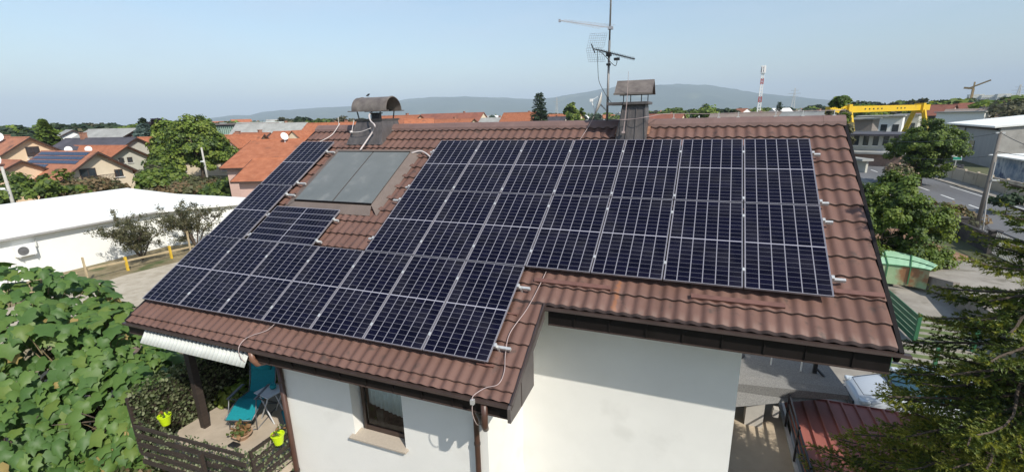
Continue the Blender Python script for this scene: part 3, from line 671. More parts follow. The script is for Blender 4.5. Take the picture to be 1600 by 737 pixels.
def smooth_pts(pts, k=6):       # Catmull-Rom
    P = [np.array(p, float) for p in pts]; P = [2 * P[0] - P[1]] + P + [2 * P[-1] - P[-2]]; out = []
    for i in range(1, len(P) - 2):
        for j in range(k):
            t = j / k; a, b, c, d = P[i - 1], P[i], P[i + 1], P[i + 2]
            out.append(tuple(0.5 * ((2 * b) + (c - a) * t + (2 * a - 5 * b + 4 * c - d) * t * t + (3 * b - a - 3 * c + d) * t ** 3)))
    out.append(tuple(P[-2])); return out
M_wpipe = mat('white_insulation', (0.52, 0.46, 0.44), rough=0.6, var=0.08)
pipe_obj('insulated_pipe', smooth_pts([(-2.22, 0.45, 0.70), (-2.13, 0.20, 0.60), (-2.02, 0.10, 0.47), (-1.82, -0.02, 0.36), rf(-1.96, -0.18, 0.16), rf(-2.08, 0.08, 0.03), rf(-2.14, 0.34, -0.045)]), 0.019, M_wpipe, 'thick white pipe running from the left chimney down to the collectors', 'pipe', 10)
pipe_obj('insulated_pipe', smooth_pts([rf(-0.62, 0.42, -0.06), rf(-0.45, 0.34, -0.06), rf(-0.28, 0.38, -0.08), rf(-0.08, 0.52, -0.1), rf(0.1, 0.7, -0.11)]), 0.018, M_wpipe, 'short white pipe from the right collector under the panel array', 'pipe', 10)

# ================================================================== LIGHTNING WIRES
M_wire = mat('lightning_wire', (0.42, 0.33, 0.31), rough=0.5, metal=0.2, var=0.15)
pts = [(4.72, 0.35, 0.33)]
x = 4.9
zt_ = zr + 0.185
pts = smooth_pts([(3.75, yr - 0.1, zr + 0.16), (4.0, cy0 - 0.03, zr + 0.11), (4.3, cy0 - 0.03, zr + 0.11), (4.62, cy0 - 0.02, zr + 0.15), (4.9, yr, zt_ + 0.01), (5.8, yr, zt_ - 0.01), (6.8, yr, zt_ + 0.005), (8.02, yr, zt_)])
ww = root('lightning_wire', (4.9, yr, zr), 'thin lightning wire held above the ridge from right chimney to right end', 'wire', None)
g = MB(); g.tube(pts, 0.006, 6); g.build('wire', M_wire, ww, smooth=True)
for i, xx in enumerate((5.05, 5.9, 6.25, 6.9, 7.35, 7.85)):
    g = MB(); g.bar((xx, yr, zr + 0.10), (xx, yr, zt_ + 0.015), 0.012); g.box(xx - 0.03, xx + 0.03, yr - 0.02, yr + 0.02, zr + 0.095, zr + 0.11); g.build('clip', M_galv, ww)
lw = root('lightning_wire', rf(3.45, 3.6, T0), 'pinkish wire snaking down the roof beside the lowest panel row', 'wire')
g = MB(); g.tube(smooth_pts([rf(3.50, 3.5, -0.10), rf(3.46, 3.9, -0.10), rf(3.40, 4.3, -0.10), rf(3.28, 4.75, -0.10), rf(3.33, 5.1, -0.10), rf(3.40, 5.35, -0.10), rf(3.38, 5.55, -0.10), rf(3.22, 5.64, -0.10), rf(3.10, 5.78, -0.10), (3.10, YL_ - 0.08, ZL_ - 0.05), (3.10, YL_ - 0.09, ZL_ - 0.22), (3.13, YL_ - 0.02, ZL_ - 0.42), (3.05, YL_ + 0.3, ZL_ - 0.60)]), 0.0065, 6); g.build('wire', M_wire, lw, smooth=True)
g = MB(); g.box(3.075, 3.125, YL_ - 0.10, YL_ - 0.05, ZL_ - 0.07, ZL_ - 0.0); g.build('clip', M_galv, lw)
lw = root('lightning_wire', rf(-0.9, 5.3, T0), 'pale wire crossing the lower left roof down to the gutter outlet', 'wire')
g = MB(); g.tube(smooth_pts([rf(-0.80, 5.25, -0.06), rf(-0.92, 5.42, -0.10), rf(-1.12, 5.55, -0.10), rf(-1.24, 5.66, -0.11), (-1.24, YL_ - 0.06, ZL_ + 0.0), (-1.22, YL_ - 0.08, ZL_ - 0.15), (-1.18, YL_ - 0.05, ZL_ - 0.26)]), 0.0065, 6); g.build('wire', M_wire, lw, smooth=True)
lw = root('lightning_wire', rf(3.2, -0.6, T0), 'thin wire from the dish down to the top panel row', 'wire')
g = MB(); g.tube(smooth_pts([(3.45, 0.5, 0.45), rf(3.35, -0.6, -0.04), rf(3.27, -0.3, -0.09), rf(3.22, 0.05, -0.08)]), 0.0065, 6); g.build('wire', M_wire, lw, smooth=True)
lw = root('lightning_wire', rf(-3.6, -0.5, T0), 'pale wire with a small air rod over the left end of the ridge', 'wire')
g = MB(); g.tube(smooth_pts([(-3.62, yr, zr + 0.10), (-3.60, yr, zr + 0.30)]), 0.008, 6); g.tube(smooth_pts([rf(-3.45, -0.75, 0.04), rf(-3.55, -0.4, -0.08), rf(-3.75, -0.05, -0.08)]), 0.009, 6); g.build('wire', mat('pale_wire', (0.62, 0.57, 0.54), rough=0.5), lw, smooth=True)
lw = root('lightning_wire', (-2.6, 0.2, 0.2), 'thin wire looped round the base of the left chimney', 'wire')
g = MB(); g.tube(smooth_pts([(-2.64, 0.24, 0.52), (-2.66, 0.14, 0.25), (-2.6, 0.06, 0.21), (-2.3, 0.04, 0.22), (-2.0, 0.05, 0.30)]), 0.008, 6); g.box(-2.69, -2.63, 0.08, 0.13, 0.18, 0.24); g.build('wire', mat('pale_wire', ()), lw, smooth=True)
lw = root('lightning_rod', (4.14, cy0, 0.2), 'slim pale rod standing against the right chimney', 'rod')
g = MB(); g.tube([(4.15, cy0 - 0.04, 0.13), (4.19, cy0 - 0.02, 0.7), (4.20, cy0 - 0.02, 1.28)], [0.010, 0.008, 0.003], 6); g.box(4.12, 4.18, cy0 - 0.07, cy0 - 0.02, 0.12, 0.16); g.build('rod', M_wire, lw)

# ================================================================== AERIALS ON THE RIDGE
yA = 0.72
ma = root('antenna_mast', (3.69, yA, 0.2), 'tall grey steel mast with three aerials clamped beside the right chimney', 'aerial mast')
M_mast = mat('mast_steel', (0.22, 0.21, 0.20), rough=0.5, metal=0.4, var=0.25, streak=(1, 1, 0.3))
g = MB(); g.tube([(3.69, yA, -0.2), (3.695, yA, 1.95)], 0.024, 10); g.tube([(3.695, yA, 1.951), (3.70, yA, 3.6)], 0.018, 10); g.build('pole', M_mast, ma, smooth=True)
# long yagi pointing left
g = MB(); g.bar((3.70, yA - 0.03, 2.19), (2.73, yA - 0.35, 2.36), 0.014)
dirv = Vector((2.73 - 3.70, -0.32, 0.17)).normalized(); side = Vector((0.55, 0.75, 0.22)).normalized()
for i in range(16):
    c = Vector((3.66, yA - 0.04, 2.197)) + dirv * (0.06 * i + 0.03); L = 0.24 - 0.009 * i
    g.bar(c - side * L + Vector((0, 0, 0.01)), c + side * L + Vector((0, 0, 0.01)), 0.007)
g.box(3.66, 3.76, yA - 0.05, yA + 0.04, 2.16, 2.21); g.box(2.71, 2.75, yA - 0.37, yA - 0.33, 2.33, 2.38)
g.build('yagi_aerial', mat('aerial_alloy', (0.42, 0.41, 0.42), rough=0.4, metal=0.5), ma)
# wide-band yagi pointing right, with mesh reflector at its left
a = Vector((3.40, yA - 0.10, 1.80)); b_ = Vector((4.24, yA - 0.10, 1.55)); d = (b_ - a).normalized(); side = Vector((0, 1, 0)); upv = d.cross(side)
g = MB(); g.bar(a, b_, 0.02)
for i in range(24):
    c = a + d * (0.07 + i * 0.034); L = 0.11 - 0.0015 * i
    for s in (-1, 1):
        g.bar(c, c + side * L + upv * 0.03 * s, 0.005); g.bar(c, c - side * L + upv * 0.03 * s, 0.005)
g.bar(a + Vector((-0.06, 0, 0.10)), a + Vector((0.02, 0, -0.08)), 0.02)
g.tube(smooth_pts([a + Vector((0.1, 0, -0.05)), a + Vector((0.2, 0, -0.12)), b_ + Vector((-0.4, 0, -0.10)), b_ + Vector((-0.35, 0, 0.06))]), 0.007, 6)
g.box(3.82, 3.93, yA - 0.14, yA - 0.07, 1.55, 1.60)
g.build('wideband_aerial', M_black, ma)
g = MB()
def grid(c, w, h, lean):
    for i in range(9):
        x = -w / 2 + w * i / 8
        g.bar((c[0] + x * 0.9, c[1] + x * 0.35, c[2] + lean * 0), (c[0] + x * 0.9 + lean * 0.25, c[1] + x * 0.35, c[2] + h), 0.004)
    for j in range(7):
        z = h * j / 6; k = lean * 0.25 * j / 6
        g.bar((c[0] - w / 2 * 0.9 + k, c[1] - w / 2 * 0.35, c[2] + z), (c[0] + w / 2 * 0.9 + k, c[1] + w / 2 * 0.35, c[2] + z), 0.004)
grid((3.40, yA + 0.02, 1.84), 0.36, 0.27, 0.25); grid((3.44, yA + 0.02, 1.56), 0.36, 0.27, -0.25)
g.build('mesh_reflector', mat('mesh_wire', (0.36, 0.37, 0.40), rough=0.4, metal=0.5), ma)
g = MB(); g.box(3.64, 3.74, yA - 0.06, yA + 0.05, 1.65, 1.72); g.box(3.65, 3.73, yA - 0.05, yA + 0.04, 1.47, 1.51); g.build('mast_clamp', M_black, ma)
pipe_obj('aerial_cable', smooth_pts([(3.47, yA - 0.1, 1.76), (3.49, yA - 0.1, 1.4), (3.52, yA - 0.08, 1.15), (3.64, yA - 0.05, 0.92), (3.72, yA - 0.05, 0.8), (3.82, yA - 0.1, 0.70)]), 0.006, M_black, 'dark cable sagging from the lower aerial to the right chimney', 'cable', 6)
# satellite dish seen edge-on, tilted to the left
ds = root('satellite_dish', (3.53, 0.75, 0.2), 'off-white satellite dish seen nearly edge-on beside the mast', 'satellite dish')
g = MB(); n1 = Vector((-0.92, -0.25, 0.30)).normalized(); uu = n1.cross(Vector((0, 0, 1))).normalized(); vv = uu.cross(n1)
cD = Vector((3.53, 0.72, 0.70)); NR, NK = 6, 28; vs = []; fs = []
for i in range(NR + 1):
    r_ = 0.25 * i / NR
    for k in range(NK): a_ = 2 * math.pi * k / NK; vs.append(tuple(cD + uu * r_ * math.cos(a_) * 0.9 + vv * r_ * math.sin(a_) + n1 * (r_ * r_ * 0.9)))
for i in range(NR):
    for k in range(NK): fs.append((i * NK + k, i * NK + (k + 1) % NK, (i + 1) * NK + (k + 1) % NK, (i + 1) * NK + k))
g.add(vs, fs); o = g.build('reflector', mat('dish_enamel', (0.55, 0.53, 0.49), rough=0.5, var=0.1, scale=6), ds, smooth=True); md = o.modifiers.new('t', 'SOLIDIFY'); md.thickness = 0.012
g = MB(); foc = cD + n1 * 0.20 + vv * 0.03; g.bar(cD - vv * 0.2 + n1 * 0.03, foc, 0.014); g.bar(cD + vv * 0.2 + n1 * 0.03, foc, 0.008); g.box(foc.x - 0.03, foc.x + 0.03, foc.y - 0.03, foc.y + 0.03, foc.z - 0.03, foc.z + 0.03); g.build('feed_arm', M_white, ds)
g = MB(); g.bar(cD - n1 * 0.02, (3.69, yA, 0.55), 0.03); g.build('bracket', M_galv, ds)
bd = root('perched_bird', (-2.42, 0.6, 1.05), 'small dark bird perched on the barrel cowl of the left chimney', 'bird')
g = MB(); g.tube([(-2.48, 0.6, 1.085), (-2.44, 0.6, 1.10), (-2.40, 0.6, 1.115), (-2.37, 0.6, 1.13), (-2.35, 0.6, 1.135)], [0.006, 0.020, 0.024, 0.014, 0.004], 8); g.bar((-2.42, 0.59, 1.05), (-2.42, 0.59, 1.09), 0.005); g.bar((-2.40, 0.61, 1.05), (-2.40, 0.61, 1.09), 0.005); g.build('body', M_black, bd, smooth=True)

# ================================================================== ON THE BALCONY
M_teal = mat('teal_mesh_fabric', (0.0, 0.21, 0.24), rough=0.75, var=0.12, scale=30)
M_teal2 = mat('teal_cushion', (0.005, 0.25, 0.27), rough=0.8, var=0.08, scale=10)
M_gmet = mat('grey_tube_metal', (0.16, 0.16, 0.165), rough=0.4, metal=0.4)
def lounger(loc, rz, label, recline=True):
    r = root('lounger', (0, 0, 0), label, 'lounge chair')
    w = 0.27
    prof = [(-0.60, 0.30), (-0.40, 0.38), (-0.12, 0.46), (0.05, 0.43), (0.30, 0.40), (0.42, 0.62), (0.58, 1.12)]  # y towards the back, z up
    def band(ps, ww, t, m, name, parent=r):
        g = MB(); pp = smooth_pts([(0, a, b) for a, b in ps], 5)
        for a, b in zip(pp[:-1], pp[1:]): g.slab((-ww, a[1], a[2]), (ww, a[1], a[2]), (ww, b[1], b[2]), (-ww, b[1], b[2]), t)
        return g.build(name, m, parent)
    seat = band(prof[:5], w, 0.02, M_teal, 'seat'); back = band(prof[4:], w, 0.02, M_teal, 'backrest')
    g = MB(); g.tube([(-0.20, 0.46, 0.90), (0.20, 0.46, 0.90)], 0.055, 12); g.build('head_cushion', M_teal2, r, smooth=True)
    for s in (-1, 1):
        x = s * (w + 0.02)
        g = MB(); g.tube([(x, p[0], p[1]) for p in prof], 0.013, 8); g.build('side_rail', M_gmet, r, smooth=True)
        g = MB(); g.tube([(x, -0.50, 0.0), (x, -0.46, 0.34), (x, -0.36, 0.62), (x, 0.20, 0.64)], 0.012, 8); g.tube([(x, -0.5, 0.012), (x, 0.42, 0.012)], 0.012, 8); g.tube([(x, 0.42, 0.012), (x, -0.3, 0.60)], 0.012, 8); g.build('leg', M_gmet, r, smooth=True)
        g = MB(); g.bar((x, -0.40, 0.655), (x, 0.15, 0.665), 0.05, 0.025); g.build('armrest', M_gmet, r, bevel=0.006)
    g = MB(); g.tube([(-w, -0.5, 0.012), (w, -0.5, 0.012)], 0.012, 8); g.tube([(-w, 0.42, 0.012), (w, 0.42, 0.012)], 0.012, 8); g.tube([(-w, -0.6, 0.29), (w, -0.6, 0.29)], 0.012, 8); g.build('cross_bar', M_gmet, r, smooth=True)
    r.location = loc; r.rotation_euler = (0, 0, rz); r.scale = (1.06,) * 3; return r
lounger((-3.43, -3.27, fz), R(20), 'teal reclining lounger facing the railing on the balcony, head cushion on it')
lounger((-1.98, -2.95, fz), R(-35), 'teal lounger mostly hidden behind the house corner and the folding table')
t = root('folding_table', (-2.96, -3.20, fz), 'small pale folding table with crossed legs beside the lounger', 'table')
rot = R(-8)
def tp(x, y, z): return (-2.96 + x * math.cos(rot) - y * math.sin(rot), -3.20 + x * math.sin(rot) + y * math.cos(rot), fz + z)
M_tab = mat('grey_table', (0.52, 0.53, 0.54), rough=0.5, var=0.05)
g = MB(); g.slab(tp(-0.25, -0.22, 0.70), tp(0.25, -0.22, 0.70), tp(0.25, 0.24, 0.70), tp(-0.25, 0.24, 0.70), 0.022); g.build('tabletop', M_tab, t)
for s in (-1, 1):
    g = MB(); g.bar(tp(-0.22, 0.18 * s, 0), tp(0.2, 0.18 * s, 0.67), 0.022); g.build('leg', M_tab, t)
    g = MB(); g.bar(tp(0.22, 0.155 * s, 0), tp(-0.2, 0.155 * s, 0.67), 0.022); g.build('leg', M_tab, t)
pt = root('teal_pot', tp(-0.02, 0.1, 0.70), 'small teal pot with a handle on the folding table', 'pot')
g = MB(); g.lathe(tp(-0.02, 0.1, 0.701), [(0.0, 0.0), (0.06, 0.0), (0.075, 0.05), (0.06, 0.10), (0.055, 0.10), (0.0, 0.09)], 18); g.build('body', M_teal2, pt, smooth=True)
g = MB(); c = tp(-0.02, 0.1, 0.76); g.tube([(c[0] + 0.065, c[1], c[2] + 0.03), (c[0] + 0.10, c[1], c[2] + 0.01), (c[0] + 0.07, c[1], c[2] - 0.025)], 0.007, 6); g.build('handle', M_teal2, pt)

# leaves: a template mesh scattered with numpy
def scatter(template, faces, pos, rotm, scl):
    """template (k,3), faces (m,q), pos (n,3), rotm (n,3,3), scl (n,) -> V, F"""
    k = len(template); n = len(pos)
    V = np.einsum('nij,kj->nki', rotm, template) * scl[:, None, None] + pos[:, None, :]
    Fx = faces[None, :, :] + (np.arange(n) * k)[:, None, None]
    return V.reshape(-1, 3), Fx.reshape(-1, faces.shape[1])
def basis(nrm, tang):
    """rotation with z = normal, y = tangent-ish"""
    z = nrm / np.linalg.norm(nrm, axis=1, keepdims=True)
    y = tang - (tang * z).sum(1, keepdims=True) * z; y /= np.linalg.norm(y, axis=1, keepdims=True) + 1e-9
    x = np.cross(y, z); return np.stack([x, y, z], axis=2)
LEAF = np.array([(0, 0, 0), (-0.30, 0.25, 0.0), (-0.36, 0.55, -0.05), (0, 1.0, -0.12), (0.36, 0.55, -0.05), (0.30, 0.25, 0.0), (0, 0.5, 0.09)])
LEAFF = np.array([(0, 6, 1), (1, 6, 2), (2, 6, 3), (3, 6, 4), (4, 6, 5), (5, 6, 0)])
SIMPLE = np.array([(-0.5, 0, 0), (0.5, 0, 0), (0.45, 1, 0.12), (-0.45, 1, -0.1)]); SIMPLEF = np.array([(0, 1, 2, 3)])
def rand_dirs(n): v = rng.normal(size=(n, 3)); return v / np.linalg.norm(v, axis=1, keepdims=True)
def leafobj(name, V, Fx, mats, parent=None, loc=None, per=1):
    nf = len(Fx)
    mi = np.repeat(rng.integers(0, len(mats), max(1, nf // per)), per)[:nf] if len(mats) > 1 else None
    if mi is not None and len(mi) < nf: mi = np.concatenate([mi, np.zeros(nf - len(mi), int)])
    off = WL[parent.name] if parent is not None else np.array(loc, float)
    return link_mesh(name, arrmesh(name, V - off, Fx, mats, mi), parent, None if parent is not None else off)

M_ivy = [leafmat('ivy_dark', (0.045, 0.065, 0.025), (0.07, 0.09, 0.04)), leafmat('ivy_pale', (0.20, 0.23, 0.12), (0.30, 0.32, 0.19)), leafmat('ivy_mid', (0.10, 0.13, 0.05), (0.16, 0.19, 0.09))]
def ivy_panel(p0, p1, z0, z1, n, y_off, label, size=0.055):
    p0 = np.array(p0); p1 = np.array(p1); t = rng.random(n); z = z0 + (z1 - z0) * rng.random(n)
    d = np.append(p1 - p0, 0); d /= np.linalg.norm(d); nrm = np.array([d[1], -d[0], 0])
    pos = np.c_[p0[0] + (p1[0] - p0[0]) * t, p0[1] + (p1[1] - p0[1]) * t, z] + nrm * (y_off + rng.normal(0, 0.03, n))[:, None]
    nm = nrm + np.array([0, 0, 0.7]) + rng.normal(0, 0.5, (n, 3)); tg = np.array([0, 0, -1.0]) + nrm * 0.5 + rng.normal(0, 0.5, (n, 3))
    V, Fx = scatter(LEAF, LEAFF, pos, basis(nm, tg), size * rng.uniform(0.7, 1.4, n))
    o = leafobj('ivy', V, Fx, M_ivy, loc=(p0[0], p0[1], z0), per=6)
    tag(o, label, 'ivy')
ivy_panel(lef, cor, RZ - 0.95, RZ + 0.04, 1500, -0.0, 'pale green ivy woven between the long front railing planks')
ivy_panel(cor, rig, RZ - 0.95, RZ + 0.02, 420, -0.03, 'pale green ivy woven between the short side railing planks')
ivy_panel((-4.72, -1.0), (-4.64, -5.0), fz - 0.1, fz + 1.5, 5200, 0.0, 'dense ivy hedge along the open left side of the balcony', 0.07)
ivy_panel((-4.6, -1.06), (-2.4, -1.06), fz, fz + 2.6, 3500, 0.08, 'dark ivy covering the back of the balcony', 0.08)
g = MB(); g.box(-4.80, -4.74, -5.0, -1.0, fz - 0.1, fz + 1.2); g.build('balcony_screen', M_wood_dark, bal)

M_lime = mat('lime_plastic', (0.50, 0.66, 0.01), rough=0.45, var=0.04)
M_terra = mat('pale_terracotta', (0.40, 0.26, 0.17), rough=0.85, var=0.15, scale=8)
M_plantg = [leafmat('pot_leaf', (0.07, 0.11, 0.03), (0.13, 0.16, 0.05)), leafmat('pot_leaf_dry', (0.24, 0.13, 0.06), (0.33, 0.20, 0.09))]
def pot(name, loc, r0, r1, h, m, label, leafn, leafs, cat='plant pot', prof=None, spread=1.0):
    rt = root(name, loc, label, cat)
    g = MB(); g.lathe(loc, prof or [(0.0, 0.0), (r0, 0.0), (r1, h), (r1 * 1.08, h), (r1 * 1.08, h + 0.02), (r1 * 0.95, h + 0.02), (r1 * 0.9, h - 0.02), (0.0, h - 0.03)], 20); g.build('pot', m, rt, smooth=False)
    pos = np.array(loc) + np.c_[rng.normal(0, r1 * 0.45 * spread, leafn), rng.normal(0, r1 * 0.45 * spread, leafn), h + np.abs(rng.normal(0.08, 0.07 * spread, leafn))]
    nm = rand_dirs(leafn) + np.array([0, 0, 0.8]); tg = rand_dirs(leafn)
    V, Fx = scatter(LEAF, LEAFF, pos, basis(nm, tg), leafs * rng.uniform(0.6, 1.3, leafn)); leafobj('foliage', V, Fx, M_plantg, rt, per=6)
    return rt
pot('flower_pot', tuple(zp(260, 662, RZ - 0.12)), 0.075, 0.115, 0.19, M_lime, 'lime green pot hung at the left end of the balcony railing', 16, 0.07)
pot('flower_pot', tuple(zp(436, 692, RZ - 0.12)), 0.075, 0.115, 0.19, M_lime, 'lime green pot hung on the railing beside the house corner', 20, 0.07)
pot('planter_bowl', tuple(zp(380, 684, fz)), 0.10, 0.19, 0.13, M_terra, 'low round clay bowl with straggly plants on the balcony floor', 120, 0.10, 'planter', spread=1.0)
pot('planter_bowl', tuple(zp(294, 632, fz + 0.05)), 0.10, 0.15, 0.16, M_conc, 'grey stone planter against the ivy at the left of the balcony', 10, 0.06, 'planter')
g = MB(); c = zp(366, 697, fz); g.box(c[0] - 0.12, c[0] + 0.1, c[1] - 0.06, c[1] + 0.08, fz, fz + 0.05); o = g.build('floor_mat', M_black, None, bevel=0.01, loc=tuple(c)); tag(o, 'small dark folded cloth at the corner of the balcony floor', 'cloth')
# ================================================================== NEIGHBOURHOOD HOUSES
def gable_house(name, label, pos, rz, L, Wd, he, hr, wall, roofm, windows=(), cat='house', group=None, chimneys=(), oh=0.5, solar=None, balcony=None, dish=None, detail=True, gablem=None, dormers=()):
    """ridge along local x; faces '+x' '-x' are the gables; origin on the ground at the centre"""
    r = root(name, (0, 0, 0), label, cat, group)
    g = MB(); g.prism([(-Wd / 2, 0), (Wd / 2, 0), (Wd / 2, he), (0, hr - 0.12), (-Wd / 2, he)], 0, -L / 2, L / 2); g.build('wall', wall, r)
    sl = (hr - he) / (Wd / 2); t = 0.16
    X = L / 2 + oh; ye = Wd / 2 + oh; ze = he - oh * sl
    g = MB()
    for s in (-1, 1):
        a = (-X, 0, hr + 0.05); b = (X, 0, hr + 0.05); c = (X, s * ye, ze + 0.05); d = (-X, s * ye, ze + 0.05)
        if s > 0: g.slab(a, d, c, b, t)
        else: g.slab(a, b, c, d, t)
    rf_ = g.build('roof', roofm, r)
    if detail:
        g = MB()
        for s in (-1, 1):
            for x in (-X - 0.03, X + 0.001):
                g.add([(x, 0, hr + 0.08), (x, s * ye, ze + 0.08), (x, s * ye, ze - 0.16), (x, 0, hr - 0.18), (x + 0.03, 0, hr + 0.08), (x + 0.03, s * ye, ze + 0.08), (x + 0.03, s * ye, ze - 0.16), (x + 0.03, 0, hr - 0.18)],
                      [(0, 1, 2, 3), (7, 6, 5, 4), (0, 4, 5, 1), (1, 5, 6, 2), (2, 6, 7, 3), (3, 7, 4, 0)])
            g.box(-X, X, s * ye + (0.0 if s > 0 else -0.04), s * ye + (0.04 if s > 0 else 0.0), ze - 0.16, ze + 0.02)
        g.build('bargeboard', M_frame, rf_)
        g = MB(); g.prism([(-0.18, hr - 0.02), (0, hr + 0.16), (0.18, hr - 0.02)], 0, -X, X); g.build('ridge_tiles', roofm, rf_)
    for (x, y, w, h) in chimneys:
        zz = hr - abs(y) * sl
        g = MB(); g.box(x - w / 2, x + w / 2, y - w / 2, y + w / 2, zz - 0.4, zz + h); g.box(x - w / 2 - 0.08, x + w / 2 + 0.08, y - w / 2 - 0.08, y + w / 2 + 0.08, zz + h, zz + h + 0.1); g.build('chimney', mat('brick_stack', (0.30, 0.15, 0.10), var=0.2, scale=2), rf_)
    for (f, s, z, w, h) in windows:
        e = 0.03
        def put(nm, m, a, b, c0, c1, d0, d1, par):
            g = MB()
            if f[1] == 'x': sg = 1 if f[0] == '+' else -1; x0, x1 = sorted((sg * (L / 2 + a), sg * (L / 2 + b))); g.box(x0, x1, c0, c1, d0, d1)
            else: sg = 1 if f[0] == '+' else -1; y0, y1 = sorted((sg * (Wd / 2 + a), sg * (Wd / 2 + b))); g.box(c0, c1, y0, y1, d0, d1)
            return g.build(nm, m, par)
        wn_ = put('window', M_frame, -0.02, 0.05, s - w / 2, s + w / 2, z, z + h, r)
        if detail: put('pane', M_glassdark, 0.051, 0.06, s - w / 2 + 0.1, s - 0.04, z + 0.1, z + h - 0.1, wn_); put('pane', M_glassdark, 0.051, 0.06, s + 0.04, s + w / 2 - 0.1, z + 0.1, z + h - 0.1, wn_); put('sill', M_white, 0.051, 0.16, s - w / 2 - 0.1, s + w / 2 + 0.1, z - 0.08, z - 0.001, wn_)
    for (f, s, z, w, d) in (balcony or ()):
        g = MB(); g.box(L / 2, L / 2 + d, s - w / 2, s + w / 2, z - 0.18, z); b = g.build('balcony', M_white, r)
        g = MB()
        g.box(L / 2 + d - 0.05, L / 2 + d, s - w / 2, s + w / 2, z + 0.95, z + 1.0)
        k = s - w / 2
        while k < s + w / 2: g.box(L / 2 + d - 0.04, L / 2 + d - 0.01, k, k + 0.05, z, z + 0.95); k += 0.16
        g.build('railing', M_frame, b)
    if solar:
        (x0, x1, t0, t1, n, m_) = solar   # on the -y slope, from ridge downwards
        for j in range(m_):
            for i in range(n):
                ux0 = x0 + (x1 - x0) * i / n + 0.02; ux1 = x0 + (x1 - x0) * (i + 1) / n - 0.02
                v0 = t0 + (t1 - t0) * j / m_ + 0.02; v1 = t0 + (t1 - t0) * (j + 1) / m_ - 0.02
                if j == m_ - 1 and i > n * 0.42: continue
                def q(u, v): return (u, -v * Wd / 2, hr - v * (hr - he) + 0.12)
                g = MB(); g.slab(q(ux0, v0), q(ux0, v1), q(ux1, v1), q(ux1, v0), 0.04); g.build('solar_module', M_solar_far, rf_)  # one solar panel of the far roof array
    for (x, y, rr) in (dish or ()):
        zz = hr - abs(y) * sl
        g = MB(); c = Vector((x, y, zz + rr + 0.3)); n1 = Vector((0.75, -0.55, 0.35)).normalized(); uu = n1.cross(Vector((0, 0, 1))).normalized(); vv = uu.cross(n1); vs = [tuple(c)]; fs = []
        for i in range(1, 4):
            for k in range(16): a_ = 2 * math.pi * k / 16; r_ = rr * i / 3; vs.append(tuple(c + uu * r_ * math.cos(a_) + vv * r_ * math.sin(a_) + n1 * r_ * r_ * 0.3))
        for k in range(16): fs.append((0, 1 + k, 1 + (k + 1) % 16))
        for i in range(2):
            for k in range(16): fs.append((1 + i * 16 + k, 1 + i * 16 + (k + 1) % 16, 17 + i * 16 + (k + 1) % 16, 17 + i * 16 + k))
        g.add(vs, fs); g.bar((x, y, zz - 0.1), tuple(c), 0.06); g.build('satellite_dish', M_white, rf_)
    for (x, w, h) in dormers:      # small gabled dormers on the -y slope
        yb = -Wd / 2 * 0.78; zb = hr - 0.78 * (hr - he)
        g = MB(); g.prism([(x - w / 2, zb - 0.1), (x + w / 2, zb - 0.1), (x + w / 2, zb + h * 0.35), (x, zb + h), (x - w / 2, zb + h * 0.35)], 1, yb, -0.8); dm = g.build('dormer', wall, r)
        g = MB()
        for s in (-1, 1):
            a = (x, yb - 0.3, zb + h + 0.12); b = (x, -0.5, zb + h + 0.12); c = (x + s * (w / 2 + 0.3), -0.5, zb + h * 0.35 - 0.12); d = (x + s * (w / 2 + 0.3), yb - 0.3, zb + h * 0.35 - 0.12)
            g.slab(a, d, c, b, 0.12) if s < 0 else g.slab(a, b, c, d, 0.12)
        g.build('dormer_roof', roofm, dm)
        g = MB(); g.box(x - w * 0.2, x + w * 0.2, yb - 0.04, yb - 0.001, zb + 0.05, zb + h * 0.5); g.build('window', M_glassdark, dm)
    r.location = pos; r.rotation_euler = (0, 0, rz); return r
def H(px, py, h):           # ground point under a surveyed point of height h
    p = zp(px, py, GZ + h); return np.array([p[0], p[1], GZ])
def by_gable(px, py, h, L, rz=0.0):     # centre of a house whose east gable peak is the surveyed point
    p = H(px, py, h); return (p[0] - math.cos(rz) * L / 2, p[1] - math.sin(rz) * L / 2, GZ)

# white hall to the west
hall = root('white_hall', (-38, 8, GZ), 'long low white hall with a white roof beyond the gravel path', 'hall')
HX = -32.5
g = MB(); g.box(HX - 13.5, HX, -14, 17.4, GZ, -5.75); g.prism([(HX - 13.5, -5.75), (HX, -5.75), (HX - 12, -5.25)], 1, -14, 17.4)
g.build('wall', mat('hall_wall', (0.80, 0.80, 0.76), rough=0.85, var=0.04, scale=0.3), hall)
g = MB()
g.add([(HX + 0.35, -14.3, -5.68), (HX + 0.35, 17.7, -5.68), (HX - 12, 17.7, -5.12), (HX - 12, -14.3, -5.12), (HX - 13.8, 17.7, -5.68), (HX - 13.8, -14.3, -5.68)], [(0, 1, 2, 3), (3, 2, 4, 5)])
for k in range(1, 10):
    xx = HX + 0.35 - 12.35 * k / 10; zz_ = -5.68 + 0.56 * k / 10
    yy_ = -13.5 + (k * 3.7) % 4
    while yy_ < 15: g.slab((xx, yy_, zz_ + 0.012), (xx, yy_ + 2.2, zz_ + 0.012), (xx - 0.035, yy_ + 2.2, zz_ + 0.014), (xx - 0.035, yy_, zz_ + 0.014), 0.01, 1); yy_ += 3.1 + (k % 3)
o = g.build('roof', [M_whiteroof, mat('sheet_lap_grey', (0.66, 0.65, 0.61))], hall); md = o.modifiers.new('t', 'SOLIDIFY'); md.thickness = 0.12; md.offset = -1  # thin greyer laps between the white roof sheets
WP = [(HX + 0.02, 12.9), (-28.9, 17.5), (-30.2, 18.5), (HX - 12, 18.3), (HX - 12, 17.45), (HX + 0.02, 17.45)]
g = MB(); g.prism(WP, 2, GZ, -5.86); g.build('wing_wall', mat('hall_wall', ()), hall)
